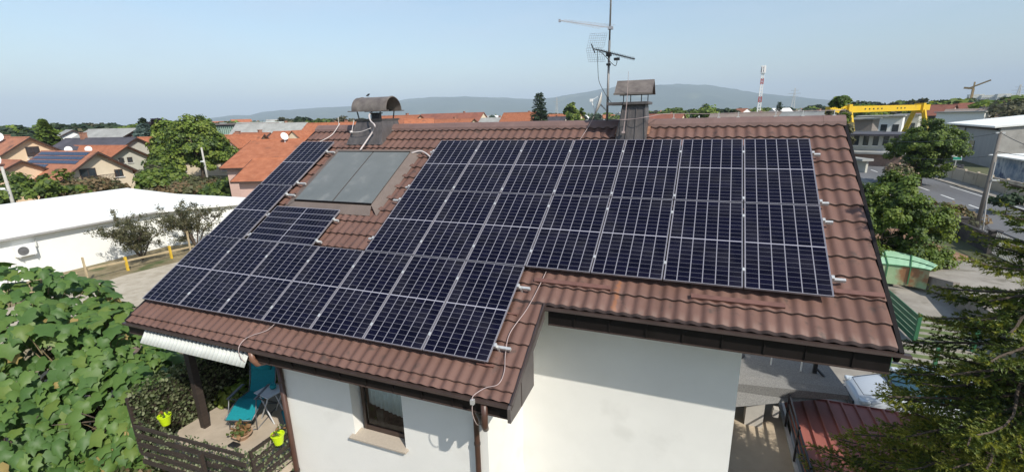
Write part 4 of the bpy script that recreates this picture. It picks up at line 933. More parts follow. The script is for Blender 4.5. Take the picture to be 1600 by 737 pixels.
g = MB(); g.prism([(HX + 0.4, 12.5), (-28.5, 17.4), (-29.9, 18.9), (HX - 12, 18.7), (HX - 12, 17.72), (HX + 0.4, 17.72)], 2, -5.855, -5.66); g.build('wing_roof', M_whiteroof, hall)
g = MB(); g.box(HX + 0.355, HX + 0.43, -14.3, 17.7, -5.84, -5.73); g.build('gutter', mat('grey_gutter', (0.33, 0.32, 0.31), var=0.1), hall)

ac = root('air_conditioner', (HX + 0.2, 4.7, -6.9), 'white air conditioner unit hung high on the white hall wall', 'air conditioner')
g = MB(); g.box(HX + 0.03, HX + 0.36, 4.25, 5.20, -6.98, -6.30); g.build('casing', M_white, ac, bevel=0.02)
g = MB(); g.lathe((0, 0, 0), [(0.24, 0.0), (0.26, 0.02), (0.20, 0.01), (0.12, 0.015), (0.02, 0.03), (0.0, 0.03)], 20); g.v = [(HX + 0.362 + z, 4.58 + y, -6.64 + x) for x, y, z in g.v]; g.build('fan_grille', mat('grille_grey', (0.12, 0.12, 0.12), var=0.2), ac)
g = MB(); g.box(HX, HX + 0.4, 4.35, 4.40, -7.03, -6.985); g.box(HX, HX + 0.4, 5.05, 5.10, -7.03, -6.985); g.tube([(HX + 0.1, 5.2, -6.6), (HX + 0.06, 5.4, -6.6), (HX + 0.06, 5.4, -5.9)], 0.03, 6); g.build('bracket', M_galv, ac)

def face_x(X, Y, L, rz=0.0):     # centre of a house whose east gable stands at (X, Y)
    return (X - math.cos(rz) * L / 2, Y - math.sin(rz) * L / 2, GZ)
gable_house('orange_roof_house', 'peach house at far left with orange roof and a small gable balcony', face_x(-100, 35.2, 12), 0, 12, 8.6, 4.9, 7.6, M_peach, M_orange2,
    windows=[('+x', 0.2, 4.4, 1.8, 1.7), ('+x', -2.2, 1.9, 1.8, 1.2), ('+x', 2.4, 1.9, 1.4, 1.2)], balcony=[('+x', 0.9, 4.1, 3.6, 1.0)], dish=[(0.5, -1.5, 0.8)], chimneys=[(-3, 1, 0.8, 1.0)], oh=0.7)
gable_house('solar_roof_house', 'cream house with brown roof bearing dark solar panels behind the white hall', face_x(-68.7, 28.2, 11.5), 0, 11.5, 7.9, 3.2, 5.9, M_cream, M_orange2,
    windows=[('+x', 2.2, 2.4, 1.0, 1.0), ('+x', -1.3, 2.2, 1.8, 1.7)], balcony=[('+x', -1.3, 2.0, 5.2, 1.4)], solar=(-6.2, 5.2, 0.03, 0.74, 10, 4), oh=0.8)
gable_house('grey_gable_house', 'pale grey gabled house with orange roof directly behind the solar roof house', face_x(-86, 41.6, 17), 0, 17, 8.0, 3.4, 5.8, M_greywall, M_orange,
    windows=[('+x', -1.0, 3.0, 0.8, 0.9), ('+x', 0.3, 3.0, 0.8, 0.9), ('+x', 2.6, 1.2, 1.0, 1.0)], oh=0.8, dish=[(2.0, -2.0, 0.5), (-3.5, -2.2, 0.55)])
def at0(px, py, D): p = at(px, py, D); return (p[0], p[1], GZ)
gable_house('slate_roof_house', 'house with a dark slate roof between the grey gable and the old red barn', at0(156, 216, 116), R(6), 17, 9, 4.6, 7.0, M_greywall, M_slate, chimneys=[(-4, 0, 0.8, 1.0)])
gable_house('dormer_house', 'orange roofed house with two small pointed dormers left of the big green tree', at0(232, 217, 118), R(14), 14, 9, 4.0, 6.8, M_cream, M_orange, dormers=[(-0.5, 2.6, 1.9), (4.6, 2.6, 2.0)], chimneys=[(3, 0, 0.7, 0.8)])
gable_house('old_red_barn', 'dark red brown barn with a wide grey roof near the conifers', at0(176, 202, 150), R(12), 13, 11, 6.0, 8.4, mat('barn_brick', (0.20, 0.085, 0.06), var=0.25), M_greyroof, windows=[('+x', 0, 5.4, 1.2, 1.0)])
gable_house('white_grey_roof_house', 'white house with a flat looking pale grey roof beside the tall left conifer', at0(108, 204, 165), R(-20), 12, 9, 6.0, 8.4, M_white, M_greyroof, windows=[('+x', 0, 3.5, 2, 1.4), ('-y', 3, 3.5, 2, 1.4)])
gable_house('low_red_roof_house', 'low orange roof peeping in at the left edge of the view', at0(3, 250, 90), R(0), 8, 7, 3.4, 5.2, M_peach, M_orange2, dish=[(2.8, -2.0, 0.9)])
gable_house('broad_orange_house', 'broad orange roofed house with a white dish right behind the left roof edge', (-35.4, 36.2, GZ), R(20), 20, 13, 4.6, 7.0, M_pink, M_orange,
    windows=[('-y', -7.0, 1.6, 1.4, 1.2), ('-y', -5.0, 1.6, 1.0, 1.2)], dish=[(-6.0, -0.8, 0.45)], chimneys=[(-8.5, 1.0, 0.5, 0.4)])
gable_house('side_wing_house', 'small orange roofed annex in front of the broad orange house', (-31.6, 27.2, GZ), R(20), 10, 7.6, 4.0, 5.5, M_pink, M_orange, windows=[('-y', -2, 1.8, 1.2, 1.0)])
cl = [  # px, peak py, distance, length, width, eave, ridge, rz, wall, roof, label, dormers
    (345, 212, 108, 16, 13, 3.6, 7.4, 20, M_cream, M_orange, 'orange house with a pointed dormer beside the big green tree', [(-3, 4.4, 3.0), (4, 4.0, 2.8)]),
    (393, 208, 128, 15, 12, 4, 8.2, -12, M_white, M_orange, 'orange roofed house with a white gable peeping over its ridge', [(2, 4, 3)]),
    (444, 210, 118, 15, 12, 4, 7.8, -40, M_peach, M_orange, 'orange house whose peach gable looks towards the camera', []),
    (480, 205, 112, 15, 13, 4.0, 7.6, 12, M_cream, M_orange, 'orange house cut off by the left end of the near ridge', [(0, 4, 3)]),
    (523, 192, 150, 18, 12, 5.2, 9.3, 6, M_cream, M_orange, 'tall orange house left of the barrel chimney', []),
    (550, 196, 132, 13, 10, 4.2, 8.2, -20, M_cream, M_orange, 'smaller orange house just left of the barrel chimney', []),
    (425, 193, 190, 24, 14, 4.6, 8.6, 24, M_white, M_greyroof, 'pale grey roofed house with a white gable in the orange cluster', []),
    (508, 192, 235, 26, 16, 5.5, 8.0, 10, M_white, M_greyroof, 'long pale flat roofed building behind the orange houses', []),
    (622, 181, 165, 20, 13, 5.5, 10.2, -14, M_cream, M_orange, 'bright orange roof just right of the barrel chimney', []),
    (655, 186, 150, 8, 8, 5, 8.6, 30, M_cream, M_orange, 'tiny orange roof between two larger ones behind the ridge', []),
    (705, 177, 215, 34, 14, 6.2, 12.2, -10, M_cream, M_red, 'long dark red roof behind the middle of the ridge', []),
    (690, 187, 160, 26, 12, 4.6, 8.2, -12, M_cream, M_orange, 'low orange roof in front of the long dark red roof', []),
    (770, 184, 200, 15, 10, 4.0, 7.6, -5, M_greywall, M_greyroof, 'grey shed roof left of the orange roof beneath the conifer', []),
    (815, 176, 190, 16, 12, 5.2, 11.3, -12, M_cream, M_orange, 'steep orange roof left of the dark lone conifer', []),
    (882, 178, 215, 16, 12, 5.2, 10.3, -16, M_cream, M_orange, 'orange roof partly behind the satellite dish', []),
    (860, 183, 190, 13, 9, 4.0, 8.0, -12, M_greywall, M_slate, 'dark low roof between the conifer and the dish', []),
    (1035, 178, 215, 18, 11, 4, 8.8, -20, M_cream, M_red, 'brown roof seen just right of the gabled chimney', []),
    (1165, 177, 180, 22, 12, 4.0, 8.7, -20, M_greywall, mat('brown_fibre_roof', (0.24, 0.19, 0.16), var=0.15, scale=0.4), 'wide brown grey roof above the right part of the ridge', []),
    (1262, 175, 150, 13, 10, 3.8, 7.8, -40, M_greywall, M_greyroof, 'grey corrugated roof left of the yellow crane', []),
]
for (px, py, D, L, Wd, he, hr, rz, wm, rm, lab, dm) in cl:
    p = at(px, py, D)
    # keep the surveyed height of the ridge
    gable_house('village_house', lab, (p[0], p[1], p[2] - hr), R(rz), L, Wd, he, hr, wm, rm, windows=[('+x', 0, he - 0.6, 1.6, 1.3), ('-y', -L / 4, he - 2.2, 1.5, 1.2), ('-y', L / 4, he - 2.2, 1.5, 1.2)], group='village houses beyond the ridge', dormers=dm, chimneys=[(L * 0.2, 0.4, 0.7, 0.9)] if L > 12 else (), detail=D < 200)
    g = MB()
# far town: copies of two simple houses, each with wall and roof
def far_house(wm, rm):
    r = root('distant_house', (0, 0, 0), '', 'house', 'distant houses of the town')
    g = MB(); g.prism([(-5, -1), (5, -1), (5, 5), (0, 8.6), (-5, 5)], 0, -6, 6); g.build('wall', wm, r)
    g = MB()
    g.slab((-6.5, 0, 8.9), (-6.5, 5.8, 4.7), (6.5, 5.8, 4.7), (6.5, 0, 8.9), 0.2); g.slab((-6.5, 0, 8.9), (6.5, 0, 8.9), (6.5, -5.8, 4.7), (-6.5, -5.8, 4.7), 0.2); g.build('roof', rm, r)
    return r
protos = [far_house(M_white, M_orange), far_house(M_cream, M_orange), far_house(M_white, M_greyroof), far_house(M_white, M_white)]
first = set()
for i in range(110):
    px = rnd.uniform(330, 1340) if i < 85 else rnd.uniform(1330, 1600)
    D = rnd.choice([rnd.uniform(420, 900), rnd.uniform(900, 2600)])
    k = rnd.choice([0, 1, 0, 2, 3]); zone = 'left of the barrel chimney' if px < 550 else 'between the two chimneys' if px < 960 else 'between the gabled chimney and the yellow crane' if px < 1330 else 'right of the yellow crane'
    o = protos[k] if k not in first else copy_tree(protos[k]); first.add(k)
    p = at(px, 190, D); o.location = (p[0], p[1], GZ); o.rotation_euler = (0, 0, rnd.uniform(0, 3)); o['label'] = ['tiny white house, orange roof, ', 'tiny cream house, orange roof, ', 'tiny white house, grey roof, ', 'tiny all white house '][k] + zone; s = rnd.uniform(0.8, 1.5); o.scale = (s, s, s * rnd.uniform(0.8, 1.0))
# glass office with green fins
gb = root('glass_office', tuple(np.append(at(362, 200, 300)[:2], GZ)), 'long dark glazed office with pale green fins beyond the big tree', 'office')
q0 = at(322, 300, 300); q1 = at(398, 300, 262); dq = Vector((q1[0] - q0[0], q1[1] - q0[1], 0)); Lq = dq.length; dq.normalize(); nq = Vector((dq.y, -dq.x, 0))
fr_ = (np.array([q0[0], q0[1], GZ]), np.array([list(dq), list(-nq), [0, 0, 1]]))
g = MB(fr_); g.box(0, Lq, 0, 18, 0, 8.4); g.build('body', M_glassdark, gb)
g = MB(fr_)
for k in range(26): g.box(Lq * k / 26, Lq * k / 26 + 0.35, -0.6, -0.01, 1.2, 7.6)
g.build('fins', mat('green_fins', (0.30, 0.42, 0.36), rough=0.4, var=0.1), gb)
g = MB(fr_); g.box(-0.6, Lq + 0.6, -1.0, 18.6, 8.41, 9.0); g.build('roof', mat('red_grey_roof', (0.25, 0.2, 0.19), var=0.1), gb)
g2 = root('pale_office', tuple(np.append(at(400, 196, 330)[:2], GZ)), 'pale low office block right of the glazed office', 'office')
c = at(402, 300, 330); g = MB(); g.box(c[0] - 22, c[0] + 16, c[1], c[1] + 20, GZ, GZ + 9.4); g.build('body', mat('pale_cladding', (0.55, 0.6, 0.58), var=0.08), g2)
g = MB()
for k in range(9): g.box(c[0] - 20 + k * 4, c[0] - 18 + k * 4, c[1] - 0.05, c[1] - 0.001, GZ + 5, GZ + 7.5)
g.build('window', M_glassdark, g2)

# fence posts and rails along the gravel path (yellow posts and raw timber)
M_yel = mat('yellow_paint', (0.62, 0.40, 0.035), rough=0.6, var=0.1, scale=2, stain=((0.35, 0.24, 0.1), 8, 0.66))
M_timber = mat('raw_timber', (0.42, 0.33, 0.20), rough=0.85, var=0.2, scale=3)
fence = root('yellow_rail_fence', (-28.6, 4, GZ), 'low timber rail fence with yellow posts between path and white hall', 'fence')
ys = [-9, -6.4, -3.8, -1.2, 1.4, 4.0, 7.9, 10.7, 13.4, 16, 18.6, 21.2]
for i, y in enumerate(ys):
    g = MB(); g.box(-28.66, -28.54, y - 0.06, y + 0.06, GZ, GZ + 0.95); g.build('post', M_yel, fence)
g = MB(); g.bar((-28.5, -10, GZ + 0.72), (-28.5, 5.2, GZ + 0.70), 0.05, 0.12); g.build('rail', M_timber, fence)
g = MB(); g.bar((-28.5, 5.6, GZ + 0.8), (-28.72, 12.5, GZ + 0.45), 0.05, 0.12); g.build('rail', M_timber, fence)
g = MB(); g.bar((-28.45, -2, GZ + 0.32), (-28.5, 4.6, GZ + 0.34), 0.05, 0.12); g.build('rail', M_timber, fence)
for (y, h, lab) in ((3.3, 1.2, 'short raw timber stake leaning beside the yellow fence near the leafy tree'), (5.55, 1.6, 'tall raw timber stake standing in front of the yellow fence'), (11.9, 1.75, 'tall timber stake with an orange top by the olive tree')):
    g = MB(); g.bar((-28.3, y, GZ), (-28.35, y + 0.05, GZ + h), 0.09); o = g.build('timber_stake', M_timber, None, loc=(-28.3, y, GZ)); tag(o, lab, 'stake', 'timber stakes along the path')

# ================================================================== POLES AND WIRES
def wood_pole(px, py, h, label, m, lean=0.0, fittings=True, D=None):
    p = zp(px, py, GZ)
    if D: p = at(px, py, D); h = p[2] - GZ; p = np.array([p[0], p[1], GZ])
    r = root('utility_pole', (p[0], p[1], GZ), label, 'pole', 'utility poles')
    g = MB(); g.tube([(p[0], p[1], GZ), (p[0] + lean * 0.5, p[1], GZ + h * 0.5), (p[0] + lean, p[1], GZ + h)], [0.17, 0.14, 0.11], 10); g.build('pole', m, r, smooth=True)
    if fittings:
        g = MB(); z = GZ + h * 0.62; g.bar((p[0], p[1], z), (p[0] + 0.5, p[1] - 0.6, z + 0.35), 0.06); g.box(p[0] + 0.35, p[0] + 0.75, p[1] - 0.8, p[1] - 0.5, z + 0.3, z + 0.45); g.build('street_light', M_white, r)
    return p
M_pole = mat('concrete_pole', (0.42, 0.40, 0.36), rough=0.9, var=0.15)
pA = wood_pole(327.5, 295.5, 5.9, 'pale pole with a lamp arm in front of the big green tree', M_pole)
pB = wood_pole(2.5, 260.4, 4.6, 'pale leaning pole at the far left above the white hall', M_pole, D=62)
pC = zp(1524, 365, GZ); hC = 7.25
rC = root('utility_pole', (pC[0], pC[1], GZ), 'weathered dark utility pole beside the road at the right', 'pole', 'utility poles')
g = MB(); g.tube([(pC[0], pC[1], GZ), (pC[0], pC[1], GZ + hC)], [0.155, 0.10], 12); g.build('pole', mat('weathered_pole', (0.13, 0.115, 0.10), rough=0.9, col2=(0.22, 0.20, 0.18), scale=2, streak=(2, 2, 0.3)), rC, smooth=True)
g = MB(); g.tube([(pC[0] + 0.32, pC[1] - 0.2, GZ), (pC[0] + 0.10, pC[1] - 0.1, GZ + 2.6), (pC[0] + 0.07, pC[1] - 0.1, GZ + 5.2)], 0.05, 8); g.bar((pC[0], pC[1], GZ + hC - 0.25), (pC[0] + 1.7, pC[1] - 0.2, GZ + hC - 0.1), 0.07) if False else None; g.build('stay', mat('pale_stay', (0.4, 0.39, 0.37), var=0.1), rC)
g = MB(); g.box(pC[0] - 0.25, pC[0] + 0.25, pC[1] - 0.06, pC[1] + 0.06, GZ + hC - 0.1, GZ + hC); g.box(pC[0] + 0.1, pC[0] + 0.5, pC[1] - 0.2, pC[1] - 0.1, GZ + 3.9, GZ + 4.0); g.build('cross_arm', M_galv, rC)
def wire(a, b, sag, label):
    P = [(a[0] + (b[0] - a[0]) * t, a[1] + (b[1] - a[1]) * t, a[2] + (b[2] - a[2]) * t - 4 * sag * t * (1 - t)) for t in [i / 20 for i in range(21)]]
    g = MB(); g.tube(P, 0.018, 5); o = g.build('overhead_wire', M_black, None, loc=a); tag(o, label, 'wire')
tC = (pC[0], pC[1], GZ + hC - 0.05)
wire(tC, tuple(at(1380, 219, 75)), 0.4, 'overhead wire running left from the pole top across the street tree')
wire(tC, tuple(at(1760, 262, 26)), 0.3, 'overhead wire running right from the pole top out of view')
wire((pC[0], pC[1], GZ + hC - 1.6), tuple(at(1390, 242, 80)), 0.4, 'lower overhead wire crossing the grey hall to the left')
wire((pC[0], pC[1], GZ + hC - 1.3), tuple(at(1700, 238, 45)), 0.3, 'lower overhead wire crossing the blue wall to the right')

# ================================================================== RIGHT SIDE: INDUSTRY
M_gfac = mat('grey_cladding', (0.27, 0.29, 0.31), rough=0.6, var=0.07, scale=0.4, streak=(3, 3, 0.3))
gh = root('grey_hall', (52, 92, GZ), 'grey clad industrial hall with a broad white roof across the road', 'hall')
A1 = np.array([47.6, 103.0]); A2 = np.array([45.4, 82.5])     # front facade, left and right ends
hF = 5.8
def V3(p, z): return (float(p[0]), float(p[1]), z)
ex_ = np.array([34.0, 3.0])
g = MB(); g.add([V3(A1, GZ), V3(A2, GZ), V3(A2, GZ + hF), V3(A1, GZ + hF), V3(A1 + ex_, GZ), V3(A2 + ex_, GZ), V3(A2 + ex_, GZ + hF), V3(A1 + ex_, GZ + hF)], [(0, 1, 2, 3), (0, 4, 5, 1), (1, 5, 6, 2), (2, 6, 7, 3), (0, 3, 7, 4), (4, 7, 6, 5)])
g.build('wall', M_gfac, gh)
g = MB(); g.add([V3(A2 + [0.1, -0.25], GZ), V3(A2 + [34, -0.25], GZ), V3(A2 + [34, -0.25], GZ + 6.0), V3(A2 + [19, -0.25], GZ + 7.5), V3(A2 + [0.1, -0.25], GZ + 5.8), V3(A2 + [0.1, -0.02], GZ), V3(A2 + [34, -0.02], GZ), V3(A2 + [34, -0.02], GZ + 6.0), V3(A2 + [19, -0.02], GZ + 7.5), V3(A2 + [0.1, -0.02], GZ + 5.8)], [(0, 1, 2, 3, 4), (9, 8, 7, 6, 5), (0, 4, 9, 5)])
g.build('gable_wall', M_conc, gh)
g = MB(); g.slab(V3(A1 + [-0.8, 0.6], GZ + 6.05), V3(A2 + [-0.8, -0.6], GZ + 6.05), V3(A2 + [19, -0.6], GZ + 7.8), V3(A1 + [19, 6.6], GZ + 7.8), 0.25); g.slab(V3(A2 + [19.001, -0.6], GZ + 7.8), V3(A2 + [35, -0.6], GZ + 6.3), V3(A1 + [35, 6.6], GZ + 6.3), V3(A1 + [19.001, 6.6], GZ + 7.8), 0.25); g.build('roof', M_whiteroof, gh)
def facq(nm, t0, t1, z0, z1, m, par, off=0.08):
    a = A1 + (A2 - A1) * t0; b = A1 + (A2 - A1) * t1; g = MB(); g.add([V3(a + [-off, 0], GZ + z0), V3(b + [-off, 0], GZ + z0), V3(b + [-off, 0], GZ + z1), V3(a + [-off, 0], GZ + z1), V3(a + [-0.01, 0], GZ + z0), V3(b + [-0.01, 0], GZ + z0), V3(b + [-0.01, 0], GZ + z1), V3(a + [-0.01, 0], GZ + z1)], [(0, 3, 2, 1), (0, 1, 5, 4), (1, 2, 6, 5), (2, 3, 7, 6), (3, 0, 4, 7)]); return g.build(nm, m, par)
w = facq('window', 0.36, 0.60, 1.9, 3.5, mat('olive_glass', (0.10, 0.11, 0.06), rough=0.3), gh); facq('glazing_bar', 0.47, 0.49, 1.9, 3.5, M_white, w, 0.12); facq('glazing_bar', 0.36, 0.60, 2.65, 2.75, M_white, w, 0.13)
w = facq('window', 0.02, 0.24, 1.9, 3.5, mat('olive_glass', ()), gh)
facq('downpipe', 0.325, 0.345, 0.0, 5.5, mat('grey_gutter', ()), gh, 0.25)
facq('roof_edge', 0.0, 1.0, 5.45, 5.7, M_trim, gh, 0.4)
# graffiti wall with its white roof
bw = root('painted_shed', (39, 63, GZ), 'shed with a blue and white spray painted wall under a white roof', 'shed')
M_graf = mat('sprayed_wall', (0.10, 0.17, 0.27), rough=0.8, col2=(0.42, 0.48, 0.54), scale=0.9, streak=(1, 1, 0.7), detail=3, stain=((0.05, 0.09, 0.18), 0.8, 0.56))
g = MB(); g.box(39.0, 56, 44, 66.5, GZ, GZ + 3.0); g.build('wall', M_graf, bw)
g = MB(); g.slab((38.4, 43, GZ + 3.15), (56, 43, GZ + 4.0), (56, 67.2, GZ + 4.0), (38.4, 67.2, GZ + 3.15), 0.15); g.build('roof', M_whiteroof, bw)
g = MB(); g.box(42.2, 42.5, 52, 56, GZ + 3.5, GZ + 3.7); g.build('roof_vent', M_black, bw)
# beige concrete panel wall along the road
pw = root('panel_wall', (35.3, 60, GZ), 'beige concrete panel wall along the far side of the road', 'wall')
M_panelw = mat('beige_concrete', (0.46, 0.385, 0.29), rough=0.9, col2=(0.56, 0.48, 0.37), scale=0.3, stain=((0.33, 0.27, 0.21), 0.5, 0.6))
y = 40.0
while y < 78:
    g = MB(); g.box(35.2, 35.32, y + 0.12, y + 2.88, GZ, GZ + 1.5 + 0.03 * math.sin(y)); g.build('panel', M_panelw, pw)
    g = MB(); g.box(35.14, 35.38, y - 0.118, y + 0.118, GZ, GZ + 1.65); g.build('post', M_panelw, pw); y += 3.0
mn = root('material_heap', (39.5, 80, GZ), 'dark heap of tyres and rubble by the grey hall', 'heap')
g = MB()
for i in range(60):
    c = (38.5 + rnd.uniform(-1, 1.5), 79 + rnd.uniform(-4, 4), GZ + rnd.uniform(0.2, 0.9)); g.lathe(c, [(0.18, -0.1), (0.4, -0.12), (0.44, 0), (0.4, 0.12), (0.18, 0.1), (0.18, -0.1)], 10)
g.build('tyres', mat('rubber', (0.03, 0.03, 0.035), var=0.3), mn)
# small sign
sg = root('street_sign', tuple(zp(1489, 283, GZ)), 'small white and green street sign on a post by the beige wall', 'sign')
c = zp(1489, 272, GZ); g = MB(); g.tube([(c[0], c[1], GZ), (c[0], c[1], GZ + 2.9)], 0.05, 8); g.build('post', M_galv, sg)
g = MB(); g.box(c[0] - 0.55, c[0] + 0.55, c[1] - 0.09, c[1] - 0.06, GZ + 1.9, GZ + 2.9); bo = g.build('board', M_white, sg)
g = MB(); g.box(c[0] - 0.5, c[0] + 0.5, c[1] - 0.10, c[1] - 0.091, GZ + 1.95, GZ + 2.3); g.build('stripe', mat('sign_green', (0.02, 0.30, 0.20), rough=0.5), bo)

# yellow gantry crane
M_cr = mat('crane_yellow', (0.62, 0.40, 0.012), rough=0.5, var=0.08, scale=0.3, stain=((0.5, 0.30, 0.02), 0.4, 0.66))
cr = root('gantry_crane', tuple(np.append(at(1370, 172, 150)[:2], GZ)), 'big yellow gantry crane over the industrial yard', 'crane')
DL, DR = 128.0, 160.0
zb = at(1322, 173.5, DL)[2]
pL = at(1283, 173, DL - 6); pL1 = at(1321, 173, DL); pR1 = at(1436, 173, DR); pR = at(1455, 173, DR + 5)
dirg = Vector((pR1[0] - pL1[0], pR1[1] - pL1[1], 0)).normalized()
a = Vector((pL1[0], pL1[1], zb)) - dirg * 7.0; b_ = Vector((pR1[0], pR1[1], zb)) + dirg * 4.5
g = MB(); g.bar(a + Vector((0, 0, 0.3)), b_ + Vector((0, 0, 0.3)), 1.0, 1.35); g.build('girder', M_cr, cr)
perp = Vector((-dirg.y, dirg.x, 0))
for (p, nm) in ((pL1, 'leg'), (pR1, 'leg')):
    for s in (-1, 1):
        g = MB(); top = Vector((p[0], p[1], zb - 0.3)) + perp * 0.9 * s; bot = Vector((p[0], p[1], GZ + 0.3)) + perp * 3.0 * s; g.bar(top, bot, 0.8, 0.8); g.build('leg', M_cr, cr)
    g = MB(); g.bar(Vector((p[0], p[1], GZ + 0.5)) - perp * 3.8, Vector((p[0], p[1], GZ + 0.5)) + perp * 3.8, 0.8, 0.9); g.build('bogie_beam', M_cr, cr)
    g = MB(); g.bar(Vector((p[0], p[1], zb + 0.2)) - perp * 1.0, Vector((p[0], p[1], zb + 0.2)) + perp * 1.0, 1.3, 2.3); g.build('end_carriage', M_cr, cr)
g = MB()
for t in (0.30, 0.34, 0.38, 0.42, 0.46, 0.62, 0.66, 0.70): c = a + (b_ - a) * t - perp * 0.53 + Vector((0, 0, 0.3)); g.bar(c, c + dirg * 0.5, 0.05, 0.3)
g.build('lettering_marks', M_black, cr)
# workshops around the crane yard
def block(name, label, px, py_base, D, w, d, h, wm, rm, rz, flat=True, wins=0, cat='building', wz=None):
    p = at(px, 215, D); r = root(name, (0, 0, 0), label, cat)
    g = MB(); g.box(-w / 2, w / 2, -d / 2, d / 2, 0, h); g.build('wall', wm, r)
    g = MB(); g.box(-w / 2 - 0.4, w / 2 + 0.4, -d / 2 - 0.9, d / 2 + 0.4, h + 0.001, h + 0.3); g.build('roof', rm, r)
    for i in range(wins):
        x = -w / 2 + w * (i + 0.5) / wins; z0 = wz or h * 0.35; g = MB(); g.box(x - w / wins * 0.28, x + w / wins * 0.28, -d / 2 - 0.06, -d / 2 - 0.001, z0, z0 + h * 0.34); wdo = g.build('window', M_glassdark, r)
        g = MB(); g.box(x - w / wins * 0.3, x + w / wins * 0.3, -d / 2 - 0.09, -d / 2 - 0.061, z0 - 0.1, z0 - 0.001); g.build('sill', M_white, wdo)
    r.location = (p[0], p[1], GZ); r.rotation_euler = (0, 0, R(rz)); return r
block('yard_office', 'two storey yard office with a brown lower wall beside the road', 1368, 0, 103, 8, 7, 4.6, M_greywall, M_slate, -24, wins=6, wz=3.0)
block('brick_annex', 'low brown brick front of the yard office', 1368, 0, 97.5, 7.5, 2.4, 1.9, mat('brown_brick', (0.26, 0.17, 0.13), var=0.15), M_greyroof, -24, wins=0)
block('white_workshop', 'white workshop with long windows under the yellow crane', 1372, 0, 172, 10, 10, 6.6, M_white, M_greyroof, -20, wins=4)
block('grey_shed', 'plain grey brown shed under the left part of the crane', 1338, 0, 150, 7, 8, 6.3, mat('shed_sheet', (0.22, 0.19, 0.17), var=0.12), M_greyroof, -24)
block('slate_workshop', 'low workshop with a slate blue roof left of the street tree', 1400, 0, 125, 7, 7, 3.8, M_greywall, M_slate, -24, wins=2)
block('white_lorry_shed', 'small white flat roofed cabin in the crane yard', 1350, 0, 118, 5, 4, 4.3, M_white, M_black, -24, wins=2)
block('beige_block', 'narrow grey block with dark windows by the right crane leg', 1414, 0, 178, 5, 6, 6.8, M_greywall, M_greyroof, -24, wins=2)
hh = gable_house('hip_roof_house', 'pink two storey house with a dark red roof behind the crane', at0(1464, 170, 255), R(-40), 11, 9, 5.8, 9.4, M_pink, M_red, windows=[('-y', -4.0, 4.0, 1.1, 1.1), ('-y', -2.2, 4.0, 1.1, 1.1), ('-y', 0.6, 3.8, 2.2, 1.4), ('-y', 3.8, 4.0, 1.1, 1.1), ('+x', 0, 4.2, 1.3, 1.1)])
block('white_low_building', 'long white low building right of the pink house', 1500, 0, 215, 12, 8, 6.9, M_white, M_greyroof, -40, wins=0)
for (px, D, hr, L, rm, lab) in ((1522, 265, 9.9, 12, M_red, 'faded red roof on the far right horizon'), (1530, 220, 7.9, 16, mat('brown_fibre_roof', ()), 'long brown roof above the white hall roof'), (1562, 225, 8.4, 9, M_slate, 'slate grey roof at the far right'), (1562, 280, 10.2, 7, M_greyroof, 'pale grey roof at the far right'), (1496, 300, 9.0, 12, M_greyroof, 'grey roof behind the pink house')):
    p = at(px, 172, D); gable_house('village_house', lab, (p[0], p[1], GZ), R(-35), L, 12, hr - 4, hr, M_greywall, rm, group='village houses beyond the ridge', detail=False)
# bins by the road: blue, green, yellow
def drum(px, py, r_, h, m, label):
    c = zp(px, py, GZ); rt = root('waste_container', tuple(c), label, 'container', 'waste containers by the road')
    g = MB(); g.lathe(tuple(c), [(0, 0), (r_ * 0.92, 0), (r_, 0.15), (r_, h * 0.8), (r_ * 0.9, h * 0.95), (r_ * 0.4, h), (0, h)], 24); g.build('body', m, rt, smooth=False)
    g = MB(); g.lathe((c[0], c[1], c[2] + h * 0.79), [(r_ * 1.01, 0), (r_ * 1.05, 0.03), (r_ * 1.05, 0.12), (r_ * 1.0, 0.16)], 24); g.build('rim', m, rt)
drum(1370, 256, 1.15, 2.3, mat('blue_plastic', (0.01, 0.10, 0.42), rough=0.45), 'round blue waste container beside the road')
drum(1361, 255, 0.95, 2.1, mat('green_plastic', (0.02, 0.20, 0.10), rough=0.45), 'green waste container left of the blue one')
drum(1356, 250, 1.1, 2.4, mat('yellow_plastic', (0.62, 0.46, 0.02), rough=0.45), 'yellow waste container behind the green one')
drum(1379, 253, 0.9, 2.1, mat('pale_blue_plastic', (0.40, 0.55, 0.62), rough=0.45), 'pale blue waste container right of the blue one')
block('roadside_wall', 'pale low wall left of the waste containers', 1340, 0, 88, 6, 0.3, 1.7, M_greywall, M_greyroof, -70, cat='wall')

# ================================================================== YARD ON THE RIGHT
# raised part of the yard beside the ramp, with its retaining wall
rw = root('retaining_wall', (17.5, 16, GZ), 'stained concrete retaining wall beside the garage ramp', 'wall')
Pw = [(16.5, 19.3), (17.2, 17.6), (17.0, 13.6), (16.4, 9.0)]
g = MB()
for (a, b_) in zip(Pw[:-1], Pw[1:]): g.add([(a[0], a[1], GZ), (b_[0], b_[1], GZ), (b_[0], b_[1], GZ + 1.0), (a[0], a[1], GZ + 0.8), (a[0] + 0.25, a[1], GZ), (b_[0] + 0.25, b_[1], GZ), (b_[0] + 0.25, b_[1], GZ + 1.0), (a[0] + 0.25, a[1], GZ + 0.8)], [(0, 1, 2, 3), (7, 6, 5, 4), (3, 2, 6, 7), (0, 3, 7, 4), (1, 5, 6, 2)])
g.build('wall', mat('stained_concrete', (0.20, 0.17, 0.14), rough=0.95, col2=(0.33, 0.29, 0.25), scale=1.2), rw)
g = MB(); g.add([(16.75, 19.3, GZ + 0.78), (17.45, 17.6, GZ + 0.83), (17.25, 13.6, GZ + 0.93), (16.65, 9.0, GZ + 0.97), (23.4, 9.0, GZ + 0.97), (23.4, 24, GZ + 0.5), (19.5, 24.5, GZ + 0.3)], [tuple(range(7))[::-1]]); struct('raised_yard', g.build('raised_yard', M_pave))
